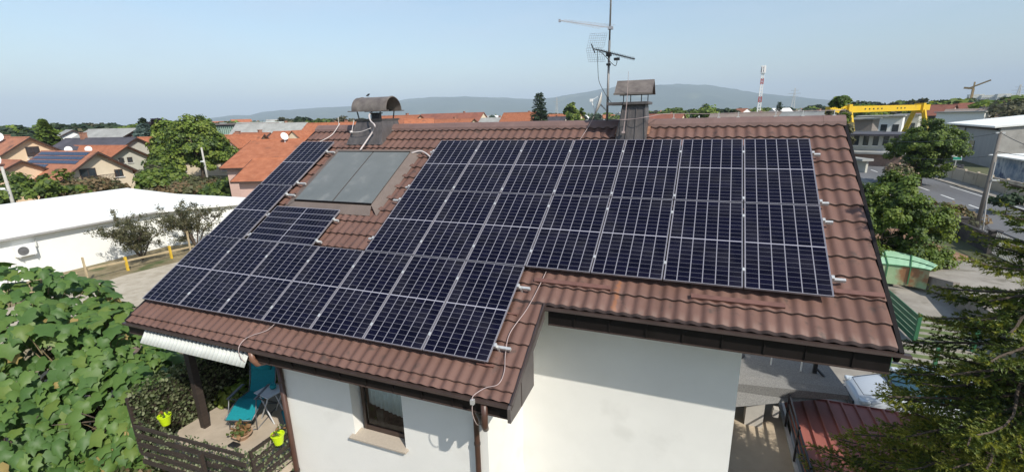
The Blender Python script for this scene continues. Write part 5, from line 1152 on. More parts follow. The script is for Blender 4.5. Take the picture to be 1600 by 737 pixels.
# green ramp canopy: translucent sheets on a steel frame with brown needles caught on the front
M_gsheet = mat('mint_polycarbonate', (0.33, 0.56, 0.36), rough=0.4, col2=(0.42, 0.64, 0.44), scale=2, stain=((0.33, 0.19, 0.09), 1.1, 0.66))
M_gside = mat('stained_green_sheet', (0.26, 0.40, 0.21), rough=0.5, col2=(0.38, 0.47, 0.28), scale=2, stain=((0.30, 0.15, 0.07), 0.9, 0.50))
cn = root('ramp_canopy', (15.5, 20.3, GZ), 'mint green arched canopy over the garage ramp, needles caught on its front', 'canopy')
c0 = zp(1382, 395, GZ + 1.75); 
def arc(t):    # plan curve of the canopy front, from left to right
    P = [np.array([12.6, 18.9]), np.array([14.4, 19.2]), np.array([15.9, 19.25]), np.array([16.6, 18.6])]
    u = (1 - t); return P[0] * u ** 3 + 3 * P[1] * u * u * t + 3 * P[2] * u * t * t + P[3] * t ** 3
def arcb(t):
    P = [np.array([12.6, 21.8]), np.array([14.8, 22.2]), np.array([16.6, 21.6]), np.array([17.0, 19.0])]
    u = (1 - t); return P[0] * u ** 3 + 3 * P[1] * u * u * t + 3 * P[2] * u * t * t + P[3] * t ** 3
g = MB(); gs = MB(); gr = MB(); N_ = 12
for i in range(N_):
    a, b_ = arc(i / N_), arc((i + 1) / N_); c, d = arcb(i / N_), arcb((i + 1) / N_)
    g.slab((a[0], a[1], GZ + 1.22), (b_[0], b_[1], GZ + 1.22), (d[0], d[1], GZ + 1.42), (c[0], c[1], GZ + 1.42), 0.02)
    gs.add([(a[0], a[1] - 0.01, GZ + 0.2), (b_[0], b_[1] - 0.01, GZ + 0.2), (b_[0], b_[1] - 0.01, GZ + 1.20), (a[0], a[1] - 0.01, GZ + 1.20)], [(0, 1, 2, 3)])
    gr.bar((a[0], a[1] - 0.03, GZ + 1.23), (b_[0], b_[1] - 0.03, GZ + 1.23), 0.05)
    m0, m1 = (a + c) / 2, (b_ + d) / 2; gr.bar((m0[0], m0[1], GZ + 1.34), (m1[0], m1[1], GZ + 1.34), 0.04)
    if i % 3 == 0: gr.bar((a[0], a[1], GZ + 1.24), (c[0], c[1], GZ + 1.44), 0.05); gr.bar((a[0], a[1] - 0.03, GZ + 0.3), (a[0], a[1] - 0.03, GZ + 1.22), 0.05)
g.build('top_sheet', M_gsheet, cn); o = gs.build('front_sheet', M_gside, cn); md = o.modifiers.new('t', 'SOLIDIFY'); md.thickness = 0.01
gr.build('frame', mat('green_steel', (0.05, 0.16, 0.07), rough=0.5, var=0.2), cn)
# green board fence with a corner post
M_gfen = mat('dark_green_board', (0.03, 0.13, 0.06), rough=0.55, var=0.15, scale=2); M_gfen2 = mat('light_green_board', (0.13, 0.19, 0.07), rough=0.6, col2=(0.21, 0.25, 0.11), scale=2)
gf = root('green_fence', (14.2, 14, GZ), 'green board fence with a corner post next to the house', 'fence')
qa = zp(1437, 497, GZ + 1.1); qb = zp(1383, 450, GZ + 1.1); qc = zp(1530, 508, GZ + 1.1)
for k in range(5):
    z = GZ + 0.16 + k * 0.23
    g = MB(); g.bar((qa[0], qa[1], z), (qb[0], qb[1], z), 0.03, 0.19); g.build('board', M_gfen, gf)
    g = MB(); g.bar((qa[0] + 0.06, qa[1], z), (qc[0], qc[1], z), 0.03, 0.12); g.build('board', M_gfen2, gf)
for p in (qa, qb, qc):
    g = MB(); g.box(p[0] - 0.06, p[0] + 0.06, p[1] - 0.06, p[1] + 0.06, GZ, GZ + 1.28); g.build('post', M_gfen, gf)
gf2 = root('green_fence', (13, 12, GZ), 'second light green board fence lower down behind the spruce', 'fence')
a_ = zp(1395, 540, GZ + 0.9); b2 = zp(1540, 560, GZ + 0.9)
for k in range(4):
    g = MB(); g.bar((a_[0], a_[1], GZ + 0.15 + k * 0.25), (b2[0], b2[1], GZ + 0.15 + k * 0.25), 0.03, 0.12); g.build('board', M_gfen2, gf2)
for t in (0, 0.5, 1.0):
    p = a_ + (b2 - a_) * t; g = MB(); g.box(p[0] - 0.05, p[0] + 0.05, p[1] - 0.05, p[1] + 0.05, GZ, GZ + 1.05); g.build('post', M_gfen, gf2)
# dark street wall with low brick piers and a barred gate
sw = root('street_wall', (23, 30, GZ), 'dark garden wall with square piers along the near side of the road', 'wall')
M_dw = mat('dark_stone', (0.045, 0.04, 0.038), rough=0.9, col2=(0.085, 0.075, 0.07), scale=2)
g = MB(); g.box(22.9, 23.15, 28.3, 46, GZ, GZ + 1.15); g.build('wall', M_dw, sw)
for y in (28.1, 32.3, 36.5, 40.7): g = MB(); g.box(22.78, 23.27, y - 0.2, y + 0.2, GZ, GZ + 1.45); g.box(22.72, 23.33, y - 0.26, y + 0.26, GZ + 1.451, GZ + 1.52); g.build('pier', M_dw, sw)
g = MB()
for y in np.arange(28.4, 32.1, 0.15): g.box(22.99, 23.01, y, y + 0.02, GZ + 1.151, GZ + 1.45 + 0.35 * math.sin((y - 28.4) / 3.7 * math.pi))
g.build('rail_top', M_black, sw)
gt = root('barred_gate', (23, 26.5, GZ), 'pale barred metal gate at the end of the dark wall', 'gate')
g = MB()
for y in np.arange(25.0, 27.85, 0.16): g.box(22.97, 23.0, y, y + 0.035, GZ + 0.1, GZ + 1.5)
g.build('bars', M_galv, gt)
g = MB(); g.box(22.95, 23.02, 24.95, 27.85, GZ + 1.5, GZ + 1.56); g.box(22.95, 23.02, 24.95, 27.85, GZ + 0.04, GZ + 0.1); g.box(22.95, 23.02, 24.9, 24.96, GZ, GZ + 1.6); g.build('gate_frame', M_black, gt)

# red metal carport
M_redm = mat('red_painted_sheet', (0.27, 0.085, 0.065), rough=0.6, col2=(0.36, 0.13, 0.10), scale=1.2, streak=(1, 0.3, 1), stain=((0.30, 0.12, 0.13), 1.0, 0.62))
cp = root('red_carport', (9.6, 0.4, GZ), 'carport with a red ribbed metal roof next to the terrace', 'carport')
RX0, RX1, RY0, RY1, RZT = 8.02, 11.3, -1.9, 2.05, -6.2
g = MB(); g.box(RX0, RX1, RY0, RY1, RZT - 0.03, RZT)
k = 0
x = RX0 + 0.05
g.build('roof', M_redm, cp)
while x < RX1:
    g = MB(); g.prism([(x - 0.035, RZT + 0.001), (x + 0.035, RZT + 0.001), (x + 0.018, RZT + 0.05), (x - 0.018, RZT + 0.05)], 1, RY0, RY1); g.build('rib', M_redm, cp); x += 0.27
g = MB(); g.box(RX0 - 0.03, RX0 - 0.001, RY0, RY1, RZT - 0.20, RZT + 0.03); g.box(RX0, RX1, RY1 + 0.001, RY1 + 0.03, RZT - 0.2, RZT + 0.03); g.build('edge_trim', M_redm, cp)
for (x, y) in ((8.15, 1.9), (11.2, 1.9), (11.2, -1.8), (8.15, -1.8)): g = MB(); g.box(x - 0.05, x + 0.05, y - 0.05, y + 0.05, GZ, RZT - 0.031); g.build('post', M_black, cp)

# white hatchback parked beyond the carport, nose towards the house
def car(loc, rz, label):
    r = root('parked_car', (0, 0, 0), label, 'car')
    # stations: x, half width, sill z, belt z, half width at belt
    st = [(-2.05, 0.55, 0.38, 0.58, 0.52), (-1.98, 0.74, 0.26, 0.68, 0.70), (-1.7, 0.84, 0.22, 0.80, 0.78), (-1.2, 0.87, 0.22, 0.91, 0.82), (-0.75, 0.875, 0.22, 0.97, 0.83), (0.2, 0.88, 0.22, 0.97, 0.84), (1.2, 0.875, 0.22, 0.98, 0.83), (1.8, 0.84, 0.26, 0.98, 0.78), (2.0, 0.74, 0.34, 0.90, 0.70), (2.06, 0.60, 0.42, 0.80, 0.58)]
    vs = []; fs = []; K = 12
    for x, w, z0, z1, wb in st:
        zm = z0 + (z1 - z0) * 0.55
        ring = [(x, -w * 0.9, z0), (x, -w, z0 + 0.08), (x, -w, zm), (x, -wb, z1 - 0.05), (x, -wb * 0.9, z1), (x, -wb * 0.35, z1 + 0.025), (x, wb * 0.35, z1 + 0.025), (x, wb * 0.9, z1), (x, wb, z1 - 0.05), (x, w, zm), (x, w, z0 + 0.08), (x, w * 0.9, z0)]
        vs += ring
    for i in range(len(st) - 1):
        for k in range(K): fs.append((i * K + k, i * K + (k + 1) % K, (i + 1) * K + (k + 1) % K, (i + 1) * K + k))
    fs.append(tuple(range(K))[::-1]); fs.append(tuple((len(st) - 1) * K + k for k in range(K)))
    M_car = mat('white_car_paint', (0.50, 0.54, 0.58), rough=0.18, var=0.02)
    g = MB(); g.add(vs, [f[::-1] for f in fs]); o = g.build('body', M_car, r, smooth=True)
    md = o.modifiers.new('s', 'SUBSURF'); md.levels = 1; md.render_levels = 1
    # cabin: roof skin, glass all round
    bot = [(-0.95, 0.74, 0.96), (-0.35, 0.78, 0.97), (0.6, 0.79, 0.98), (1.95, 0.66, 0.95)]
    top = [(-0.25, 0.58, 1.40), (0.05, 0.60, 1.44), (0.7, 0.60, 1.46), (1.55, 0.56, 1.38)]
    M_cg = mat('car_glass', (0.035, 0.11, 0.14), rough=0.05, var=0.1, spec=0.9)
    g = MB(); tv = [(x, -w, z) for x, w, z in top] + [(x, w, z) for x, w, z in top]; g.add(tv, [(i, i + 1, 5 + i, 4 + i) for i in range(3)]); o = g.build('roof', M_car, r, smooth=True); md = o.modifiers.new('t', 'SOLIDIFY'); md.thickness = 0.03; md.offset = 1
    q = MB(); q.add([(-0.95, -0.74, 0.96), (-0.95, 0.74, 0.96), (-0.25, 0.58, 1.40), (-0.25, -0.58, 1.40), (-1.0, 0, 0.98), (-0.30, 0, 1.42)], [(0, 4, 5, 3), (4, 1, 2, 5)]); q.build('windscreen', M_cg, r, smooth=True)
    q = MB(); q.add([(1.95, -0.66, 0.95), (1.95, 0.66, 0.95), (1.55, 0.56, 1.38), (1.55, -0.56, 1.38)], [(0, 3, 2, 1)]); q.build('rear_window', M_cg, r)
    for s in (-1, 1):
        q = MB(); b4 = [(x, s * w, z) for x, w, z in bot]; t4 = [(x, s * w, z) for x, w, z in top]; q.add(b4 + t4, [(i, i + 1, 5 + i, 4 + i) if s < 0 else (4 + i, 5 + i, i + 1, i) for i in range(3)]); q.build('side_window', M_cg, r)
        q = MB(); q.bar((-0.97, s * 0.75, 0.965), (-0.25, s * 0.595, 1.415), 0.07, 0.04); q.build('pillar', M_car, r); q = MB(); q.bar((0.32, s * 0.795, 0.97), (0.38, s * 0.61, 1.44), 0.06, 0.03); q.build('pillar', M_car, r); q = MB(); q.bar((1.25, s * 0.75, 0.97), (1.15, s * 0.60, 1.42), 0.10, 0.03); q.build('pillar', M_car, r); q = MB(); q.bar((1.95, s * 0.67, 0.95), (1.52, s * 0.575, 1.40), 0.08, 0.05); q.build('pillar', M_car, r)
        q = MB(); q.box(-0.72, -0.52, s * 0.98 - 0.10, s * 0.98 + 0.06, 0.97, 1.09); q.build('mirror', M_car, r, bevel=0.03)
        q = MB(); q.box(-2.0, -1.72, s * 0.66 - 0.14, s * 0.66 + 0.12, 0.60, 0.73); q.build('headlight', mat('lamp_glass', (0.5, 0.55, 0.58), rough=0.1), r, bevel=0.04)
        for x in (-1.28, 1.28):
            q = MB(); q.lathe((0, 0, 0), [(0.0, -0.1), (0.2, -0.1), (0.31, -0.08), (0.32, 0), (0.31, 0.08), (0.2, 0.1), (0.0, 0.1)], 24); q.v = [(x + a, s * 0.80 + c, 0.32 + b) for a, b, c in q.v]; wh = q.build('wheel', mat('rubber', ()), r, smooth=True)
            q = MB(); q.lathe((0, 0, 0), [(0.0, 0.11), (0.18, 0.11), (0.20, 0.09)], 16); q.v = [(x + a, s * (0.80 + c), 0.32 + b) for a, b, c in q.v]; q.build('rim', M_galv, wh)
    q = MB()
    for s in (-1, 1): q.bar((-1.0, s * 0.70, 0.985), (-1.86, s * 0.52, 0.80), 0.012, 0.012)
    q.bar((-1.86, -0.52, 0.80), (-1.86, 0.52, 0.80), 0.012, 0.012); q.build('bonnet_gap', M_black, r)
    q = MB(); q.box(-1.04, -0.90, -0.70, 0.70, 0.955, 0.995); q.build('scuttle', M_black, r)
    q = MB(); q.box(-2.10, -1.9, -0.78, 0.78, 0.20, 0.34); q.build('lower_bumper', M_black, r, bevel=0.03)
    q = MB(); q.box(-2.09, -2.02, -0.45, 0.45, 0.36, 0.50); q.build('grille', M_black, r, bevel=0.02)
    q = MB(); q.bar((-1.0, -0.05, 1.0), (-0.72, -0.55, 1.12), 0.02); q.bar((-1.0, 0.3, 1.0), (-0.75, -0.1, 1.14), 0.02); q.build('wiper', M_black, r)
    r.location = loc; r.rotation_euler = (0, 0, rz); return r
car((12.55, 6.25, GZ), R(3), 'white hatchback parked beyond the red carport, half hidden by the spruce')
# ================================================================== TREES
LG = {
 'mid': [leafmat('leaf_mid_a', (0.08, 0.135, 0.02), (0.14, 0.20, 0.034)), leafmat('leaf_mid_b', (0.11, 0.165, 0.025), (0.18, 0.23, 0.045)), leafmat('leaf_mid_c', (0.045, 0.08, 0.018), (0.075, 0.115, 0.03))],
 'bright': [leafmat('leaf_bright_a', (0.11, 0.175, 0.022), (0.17, 0.24, 0.035)), leafmat('leaf_bright_b', (0.17, 0.235, 0.04), (0.25, 0.30, 0.06)), leafmat('leaf_bright_c', (0.05, 0.09, 0.02), (0.08, 0.12, 0.03))],
 'olive': [leafmat('leaf_olive_a', (0.09, 0.09, 0.04), (0.14, 0.14, 0.07)), leafmat('leaf_olive_b', (0.13, 0.12, 0.065), (0.19, 0.18, 0.10)), leafmat('leaf_olive_c', (0.05, 0.055, 0.025), (0.08, 0.085, 0.04))],
 'dark': [leafmat('leaf_dark_a', (0.022, 0.045, 0.018), (0.04, 0.07, 0.03)), leafmat('leaf_dark_b', (0.035, 0.06, 0.025), (0.06, 0.09, 0.04))],
 'blue': [leafmat('leaf_blue_a', (0.10, 0.15, 0.13), (0.17, 0.23, 0.20)), leafmat('leaf_blue_b', (0.05, 0.09, 0.075), (0.09, 0.13, 0.11))],
 'purple': [leafmat('leaf_purple_a', (0.03, 0.02, 0.022), (0.055, 0.035, 0.038)), leafmat('leaf_purple_b', (0.02, 0.015, 0.018), (0.035, 0.025, 0.028))],
 'blossom': [leafmat('blossom_a', (0.26, 0.20, 0.13), (0.36, 0.28, 0.20)), leafmat('blossom_b', (0.08, 0.10, 0.035), (0.13, 0.14, 0.06))],
 'dry': [leafmat('dry_a', (0.16, 0.12, 0.06), (0.24, 0.17, 0.09)), leafmat('dry_b', (0.09, 0.10, 0.04), (0.13, 0.13, 0.06))],
}
def limbs(p0, h, r0, n, spread, rootobj, up=0.5):
    g = MB(); x, y, z = p0
    g.tube([(x, y, z), (x + 0.03 * h * rnd.uniform(-1, 1), y + 0.03 * h * rnd.uniform(-1, 1), z + h * 0.35), (x + 0.04 * h * rnd.uniform(-1, 1), y + 0.04 * h * rnd.uniform(-1, 1), z + h * 0.8)], [r0, r0 * 0.7, r0 * 0.2], 8)
    for i in range(n):
        a = 2 * math.pi * i / n + rnd.uniform(-0.4, 0.4); t = rnd.uniform(0.2, 0.55); L = spread * rnd.uniform(0.6, 0.95)
        s = Vector((x, y, z + h * t)); e = s + Vector((math.cos(a) * L, math.sin(a) * L, h * (0.75 - t) * rnd.uniform(0.6, 1.1) * up * 2)); m_ = (s + e) / 2 + Vector((0, 0, -0.05 * h))
        g.tube([s, m_, e], [r0 * 0.45, r0 * 0.3, r0 * 0.08], 6)
        for j in range(3):
            b = m_ + (e - m_) * rnd.uniform(0, 0.7); e2 = b + Vector((rnd.uniform(-1, 1), rnd.uniform(-1, 1), rnd.uniform(0.1, 0.9))) * L * 0.4; g.tube([b, e2], [r0 * 0.16, r0 * 0.04], 5)
    g.build('trunk', M_bark, rootobj, smooth=True)
def crown_pts(blobs, n_clump, n_leaf, clump_r, shell=0.75):
    """leaf positions gathered in uneven clumps spread over the blobs"""
    w = np.array([b[3] * b[4] + b[4] * b[5] for b in blobs]); w = w / w.sum()
    bi = rng.choice(len(blobs), n_clump, p=w); B = np.array(blobs)[bi]
    d = rand_dirs(n_clump); d[:, 2] = np.where(d[:, 2] < -0.3, -d[:, 2] * 0.6, d[:, 2])
    rad = rng.uniform(shell, 1.08, n_clump) ** 1.0; rad[rng.random(n_clump) < 0.18] *= 0.6
    c = B[:, :3] + d * B[:, 3:6] * rad[:, None]
    k = rng.integers(0, n_clump, n_leaf); cr = clump_r * rng.uniform(0.5, 1.35, n_clump)
    off = rand_dirs(n_leaf) * (rng.random(n_leaf) ** 0.5 * cr[k])[:, None]; off[:, 2] *= 0.7
    return c[k] + off, off, d[k], k
def leafy(name, label, base, blobs, pal, n_clump, n_leaf, clump_r, leaf, group=None, trunk=(6, 0.2, 5, 2.5), cat='tree', template=(SIMPLE, SIMPLEF)):
    r = root(name, tuple(base), label, cat, group)
    if trunk: limbs(base, trunk[0], trunk[1], trunk[2], trunk[3], r)
    bl = [(base[0] + b[0], base[1] + b[1], base[2] + b[2], b[3], b[4], b[5]) for b in blobs]
    pos, off, d, k = crown_pts(bl, n_clump, n_leaf, clump_r)
    nm = off / (np.linalg.norm(off, axis=1, keepdims=True) + 1e-6) * 0.8 + d * 0.6 + rand_dirs(n_leaf) * 0.7 + np.array([0, 0, 0.45]); tg = rand_dirs(n_leaf) + np.array([0, 0, -0.5])
    V, Fx = scatter(template[0], template[1], pos, basis(nm, tg), leaf * rng.uniform(0.6, 1.35, n_leaf))
    per = len(template[1]); mats = LG[pal]
    kk = (k * 7 + rng.integers(0, 3, n_leaf) * (rng.random(n_leaf) < 0.35)) % len(mats)
    o = link_mesh('crown', arrmesh('crown', V - WL[r.name], Fx, mats, np.repeat(kk, per)), r)
    return r
def conifer(name, label, base, h, rad, pal, n=2600, leaf=0.5, group=None, bare=0.08, ragged=0.25, power=0.8):
    r = root(name, tuple(base), label, 'tree', group)
    g = MB(); g.tube([tuple(base), (base[0], base[1], base[2] + h * 0.97)], [h * 0.018 + 0.05, 0.03], 7); g.build('trunk', M_bark, r)
    tiers = int(10 + h * 0.8); t = rng.integers(0, tiers, n) / tiers; t = t + rng.normal(0, 0.012, n); t = np.clip(t, 0, 0.995)
    a = rng.integers(0, 9, n) * (2 * math.pi / 9) + t * 40 + rng.normal(0, 0.22, n)
    R_ = rad * (1 - t) ** power * (1 + ragged * np.sin(a * 3 + t * 50)) ; rr = R_ * rng.random(n) ** 0.55
    pos = np.c_[base[0] + rr * np.cos(a), base[1] + rr * np.sin(a), base[2] + h * (bare + (1 - bare) * t) - rr * 0.22 + rng.normal(0, 0.02 * h / 10, n)]
    nm = np.c_[np.cos(a) * 0.3, np.sin(a) * 0.3, np.full(n, 1.0)] + rand_dirs(n) * 0.5; tg = np.c_[np.cos(a), np.sin(a), np.full(n, -0.25)]
    V, Fx = scatter(SIMPLE * np.array([0.55, 1, 1]), SIMPLEF, pos, basis(nm, tg), leaf * rng.uniform(0.6, 1.3, n) * (0.5 + 0.6 * (1 - t)))
    o = link_mesh('crown', arrmesh('crown', V - WL[r.name], Fx, LG[pal], rng.integers(0, len(LG[pal]), n)), r)
    return r
def gp(px, D, y=195): p = at(px, y, D); return np.array([p[0], p[1], GZ])
def hz_top(px, py, D): return at(px, py, D)[2] - GZ     # height that reaches image row py at that distance

# --- individual trees
b0 = gp(302, 92); hh_ = hz_top(300, 183, 92)
leafy('deciduous_tree', 'big bright green tree standing behind the lamp pole', b0, [(0, 0, 4.8, 4.0, 3.9, 3.6), (-1.6, -1.2, 3.2, 2.4, 2.6, 2.6), (2.0, 1.7, 3.4, 2.3, 2.6, 2.8), (0.5, 0, hh_ - 1.9, 2.3, 2.5, 2.1), (-1.8, -1.1, hh_ - 3.4, 2.0, 2.3, 2.2)], 'bright', 260, 36000, 1.05, 0.26, trunk=(hh_ * 0.9, 0.35, 7, 3.6))
b0 = gp(262, 104)
leafy('deciduous_tree', 'yellowish tree just left of the big green tree', b0, [(0, 0, 6.0, 2.6, 2.8, 3.8)], 'bright', 60, 3500, 1.0, 0.4, trunk=(8, 0.25, 4, 2))
b0 = gp(1446, 74, 240); ht = hz_top(1450, 186, 74)
leafy('deciduous_tree', 'broad green street tree in front of the grey hall', b0, [(0, 0, ht - 2.7, 2.4, 2.8, 2.5), (-1.7, 1.0, ht - 3.8, 1.8, 2.0, 2.0), (1.7, -1.0, ht - 3.4, 1.8, 1.9, 2.0), (0.3, 0, 2.8, 2.3, 2.5, 2.2), (0, 0, 1.3, 2.0, 2.0, 1.2)], 'mid', 280, 42000, 0.55, 0.15, trunk=(ht * 0.8, 0.3, 6, 3.0))
b0 = gp(1408, 72, 250)
leafy('shrub', 'pinkish cream flowering shrub left under the street tree', b0, [(0, 0, 1.5, 1.4, 1.6, 1.4)], 'blossom', 60, 3600, 0.5, 0.17, trunk=(2.4, 0.1, 5, 1.2), cat='shrub')
b0 = gp(1384, 34, 340)
leafy('shrub', 'large dense green bush between the roof edge and the road', b0, [(0, 0, 2.8, 2.1, 2.4, 2.3), (-1.8, -0.4, 2.1, 1.6, 1.8, 1.8), (1.7, 0.2, 2.2, 1.6, 1.8, 1.8), (0.6, 0.3, 4.3, 1.4, 1.5, 1.2), (-1.6, 0.6, 3.8, 1.2, 1.2, 1.1), (0.3, -0.6, 0.9, 2.3, 2.2, 1.0), (1.8, -0.6, 0.8, 1.5, 1.6, 0.9), (-1.6, -1.0, 0.9, 1.5, 1.6, 0.9)], 'mid', 340, 48000, 0.40, 0.105, trunk=(3.2, 0.14, 9, 2.2), cat='bush')
b0 = gp(1356, 40, 320)
leafy('shrub', 'smaller yellow green bush peeping over the right roof edge', b0, [(0, 0, 2.0, 2.0, 2.0, 1.5)], 'bright', 50, 4000, 0.5, 0.16, trunk=(2.4, 0.1, 5, 1.2), cat='bush')
b0 = gp(1450, 50, 285)
leafy('shrub', 'rough weedy hedge along the near edge of the road', b0, [(0, 0, 0.8, 3.0, 5.0, 0.9)], 'dry', 70, 5000, 0.5, 0.17, trunk=None, cat='hedge')
b0 = gp(1430, 44, 270)
leafy('shrub', 'round pale dried flower clump above the big bush', b0, [(0, 0, 1.4, 0.75, 0.75, 0.7)], 'blossom', 30, 2600, 0.22, 0.09, trunk=(1.6, 0.05, 4, 0.5), cat='shrub')
b0 = gp(1580, 58, 300)
leafy('shrub', 'small dark shrub growing against the beige roadside wall', b0, [(0, 0, 0.9, 1.3, 1.3, 0.9)], 'dark', 25, 1500, 0.35, 0.16, trunk=(1.2, 0.05, 4, 0.6), cat='shrub')
# olive-like small trees by the path
def twiggy(base, h, w, label):
    r = root('small_tree', tuple(base), label, 'tree')
    g = MB(); tips = []
    for i in range(7):
        a = rnd.uniform(0, 6.28); d = Vector((math.cos(a), math.sin(a), rnd.uniform(0.7, 1.6))).normalized(); L = h * rnd.uniform(0.5, 0.8)
        s = Vector(base) + Vector((0, 0, h * 0.05)); e = s + Vector((d.x * w * 0.75, d.y * w * 0.75, d.z * L)); m_ = s + (e - s) * 0.5 + Vector((rnd.uniform(-.1, .1), rnd.uniform(-.1, .1), 0.1 * h)) * w * 0.4
        P = smooth_pts([tuple(s), tuple(m_), tuple(e)], 4); g.tube(P, [0.05 - 0.04 * k / len(P) for k in range(len(P))], 6)
        for j in range(12):
            b = Vector(P[rnd.randrange(2, len(P))]); e2 = b + Vector((rnd.uniform(-1, 1), rnd.uniform(-1, 1), rnd.uniform(0.0, 1.0))) * w * 0.42; g.tube([b, (b + e2) / 2 + Vector((0, 0, 0.03)), e2], [0.014, 0.01, 0.004], 4); tips += [b + (e2 - b) * rnd.uniform(0.3, 1.05) for _ in range(8)]
    g.build('trunk', M_bark, r)
    T = np.array([tuple(t) for t in tips]); n = len(T) * 12; k = rng.integers(0, len(T), n); pos = T[k] + rng.normal(0, 0.10, (n, 3))
    V, Fx = scatter(SIMPLE * np.array([0.45, 1, 1]), SIMPLEF, pos, basis(rand_dirs(n) + [0, 0, 0.5], rand_dirs(n)), 0.095 * rng.uniform(0.6, 1.4, n))
    link_mesh('crown', arrmesh('crown', V - WL[r.name], Fx, LG['olive'], k % 3), r); return r
c = zp(213, 410, GZ); twiggy((c[0] + 0.6, c[1] + 0.1, GZ), 4.3, 2.7, 'sparse olive grey tree in front of the white hall, the left one')
c = zp(305, 395, GZ); twiggy((c[0] - 0.1, c[1] + 0.3, GZ), 5.0, 2.8, 'denser twiggy tree beside the roof edge in front of the white hall')
# bushes beyond the hall
for (px, D, bl, pal, lab) in ((30, 78, [(0, 0, 1.7, 3.0, 4.6, 2.2), (-2, -3, 1.9, 2.6, 3.6, 2.4)], 'mid', 'wide green bushes beyond the left end of the white hall'), (105, 80, [(0, 0, 1.2, 3.0, 4.0, 1.5)], 'dry', 'low olive bush below the balcony of the solar roof house'),
    (232, 76, [(0, 0, 1.9, 2.6, 3.0, 1.7)], 'mid', 'rounded dark green bush right of the cream house'), (280, 74, [(0, 0, 1.1, 3.2, 3.6, 1.1)], 'dry', 'pale green bush behind the low white wing'), (345, 66, [(0, 0, 1.3, 2.0, 3.0, 1.4)], 'mid', 'green bush beside the pink house wall'),
    (240, 92, [(0, 0, 3.0, 1.7, 1.8, 2.0)], 'mid', 'green tree in front of the dormer house'), (222, 80, [(0, 0, 2.2, 1.3, 1.4, 1.2)], 'olive', 'olive coloured tree at the foot of the grey gable')):
    leafy('bush', lab, gp(px, D), bl, pal, 70, 5200, 0.8, 0.3, trunk=(2.2, 0.1, 4, 1.5), cat='bush')
# conifers and single horizon trees
conifer('conifer', 'tall ragged conifer rising over the left horizon', gp(68, 150), hz_top(68, 184, 150), 4.0, 'mid', 6000, 1.0, ragged=0.45, power=1.0)
conifer('conifer', 'pale blue spruce left of the dark purple tree', gp(224, 140), hz_top(224, 191, 140), 5.2, 'blue', 5200, 1.1)
conifer('conifer', 'dark green conifer behind the pale blue spruce', gp(224, 150), hz_top(224, 182, 150), 4.0, 'dark', 3000, 0.9)
conifer('conifer', 'dark purple leaved pointed tree next to the blue spruce', gp(246, 145), hz_top(246, 182, 145), 3.8, 'purple', 3600, 0.9, power=0.45)
conifer('conifer', 'lone dark conifer standing above the middle of the ridge', gp(843, 175), hz_top(843, 143, 175), 3.0, 'dark', 3000, 1.0, power=0.35)
conifer('conifer', 'slim dark cypress on the horizon right of the red and white tower', gp(1183, 240) if False else gp(1214, 240), hz_top(1214, 158, 240), 1.7, 'dark', 1200, 0.9, power=0.4)
for (px, D, py, w, pal, lab) in ((893, 180, 161, 2.6, 'bright', 'yellow green rounded tree left of the satellite dish'), (902, 182, 166, 2.6, 'mid', 'green tree touching the satellite dish'), (1102, 210, 166, 5.5, 'bright', 'wide light green tree right of the gabled chimney'), (492, 200, 187, 3.4, 'mid', 'round green tree behind the orange cluster'),
    (470, 230, 184, 2.6, 'dark', 'small dark tree left of the round green one'), (545, 200, 184, 5, 'olive', 'olive trees behind the tall orange house'), (1310, 92, 150, 1.6, 'mid', 'thin tree with a tufted top before the yellow crane'), (1306, 96, 172, 2.2, 'olive', 'bushy lower tree at the left crane leg'), (1590, 215, 158, 9, 'olive', 'broad olive green trees at the far right edge'), (1520, 300, 158, 7, 'dark', 'dark trees below the distant tower crane'), (1130, 260, 168, 4, 'dark', 'dark round tree before the blue hills')):
    h = hz_top(px, py, D); leafy('horizon_tree', lab, gp(px, D), [(0, 0, h * 0.72, w, w, h * 0.28), (w * 0.3, 0, h * 0.45, w * 0.9, w * 0.9, h * 0.3)] if px != 1310 else [(0, 0, h - 1.2, 1.2, 1.2, 1.2), (0.6, 0, h - 3.6, 0.9, 0.9, 0.9), (-0.5, 0.3, h - 5.2, 1.0, 1.0, 0.8)], pal, 50, 2600, w * 0.25, 0.16 + D * 0.0025, trunk=(h * 0.9, 0.2, 4, w * 0.5))
# belt of countable mid-distance trees (copies of a few crowns)
tp_ = []
for i, (pal, w) in enumerate((('mid', 5), ('olive', 5), ('dark', 4.5), ('bright', 4.5))):
    r = leafy('background_tree', 'rounded tree in the belt of trees below the horizon', (0, 0, 0), [(0, 0, 7, w, w, 3.6), (w * 0.4, 1, 5, w * 0.7, w * 0.7, 3), (-w * 0.4, -1, 5.4, w * 0.7, w * 0.7, 3)], pal, 40, 1500, 1.5, 1.3, group='trees between the houses', trunk=(8, 0.3, 4, 2.5)); tp_.append(r)
seen = set()
for i in range(210):
    k = rnd.randrange(4)
    if i < 60: px = rnd.uniform(-40, 350); D = rnd.uniform(210, 420)
    elif i < 150: px = rnd.uniform(340, 1330); D = rnd.uniform(300, 700)
    else: px = rnd.uniform(1330, 1660); D = rnd.uniform(230, 600)
    zn = 'left of the near roof' if i < 60 else ('above the left half of the ridge' if px < 840 else 'above the right half of the ridge') if i < 150 else 'beyond the yellow crane'
    p = gp(px, D); o = tp_[k] if k not in seen else copy_tree(tp_[k]); seen.add(k)
    o['label'] = ['mid green', 'olive green', 'dark green', 'light green'][k] + ' rounded tree in the distant belt ' + zn
    top = {0: 9.8, 1: 10.5, 2: 11.5}[0 if i < 60 else 1 if i < 150 else 2]
    s = top / 10.6 * rnd.uniform(0.75, 1.12); o.location = tuple(p); o.rotation_euler = (0, 0, rnd.uniform(0, 6)); o.scale = (s * rnd.uniform(0.9, 1.6),) * 2 + (s,)
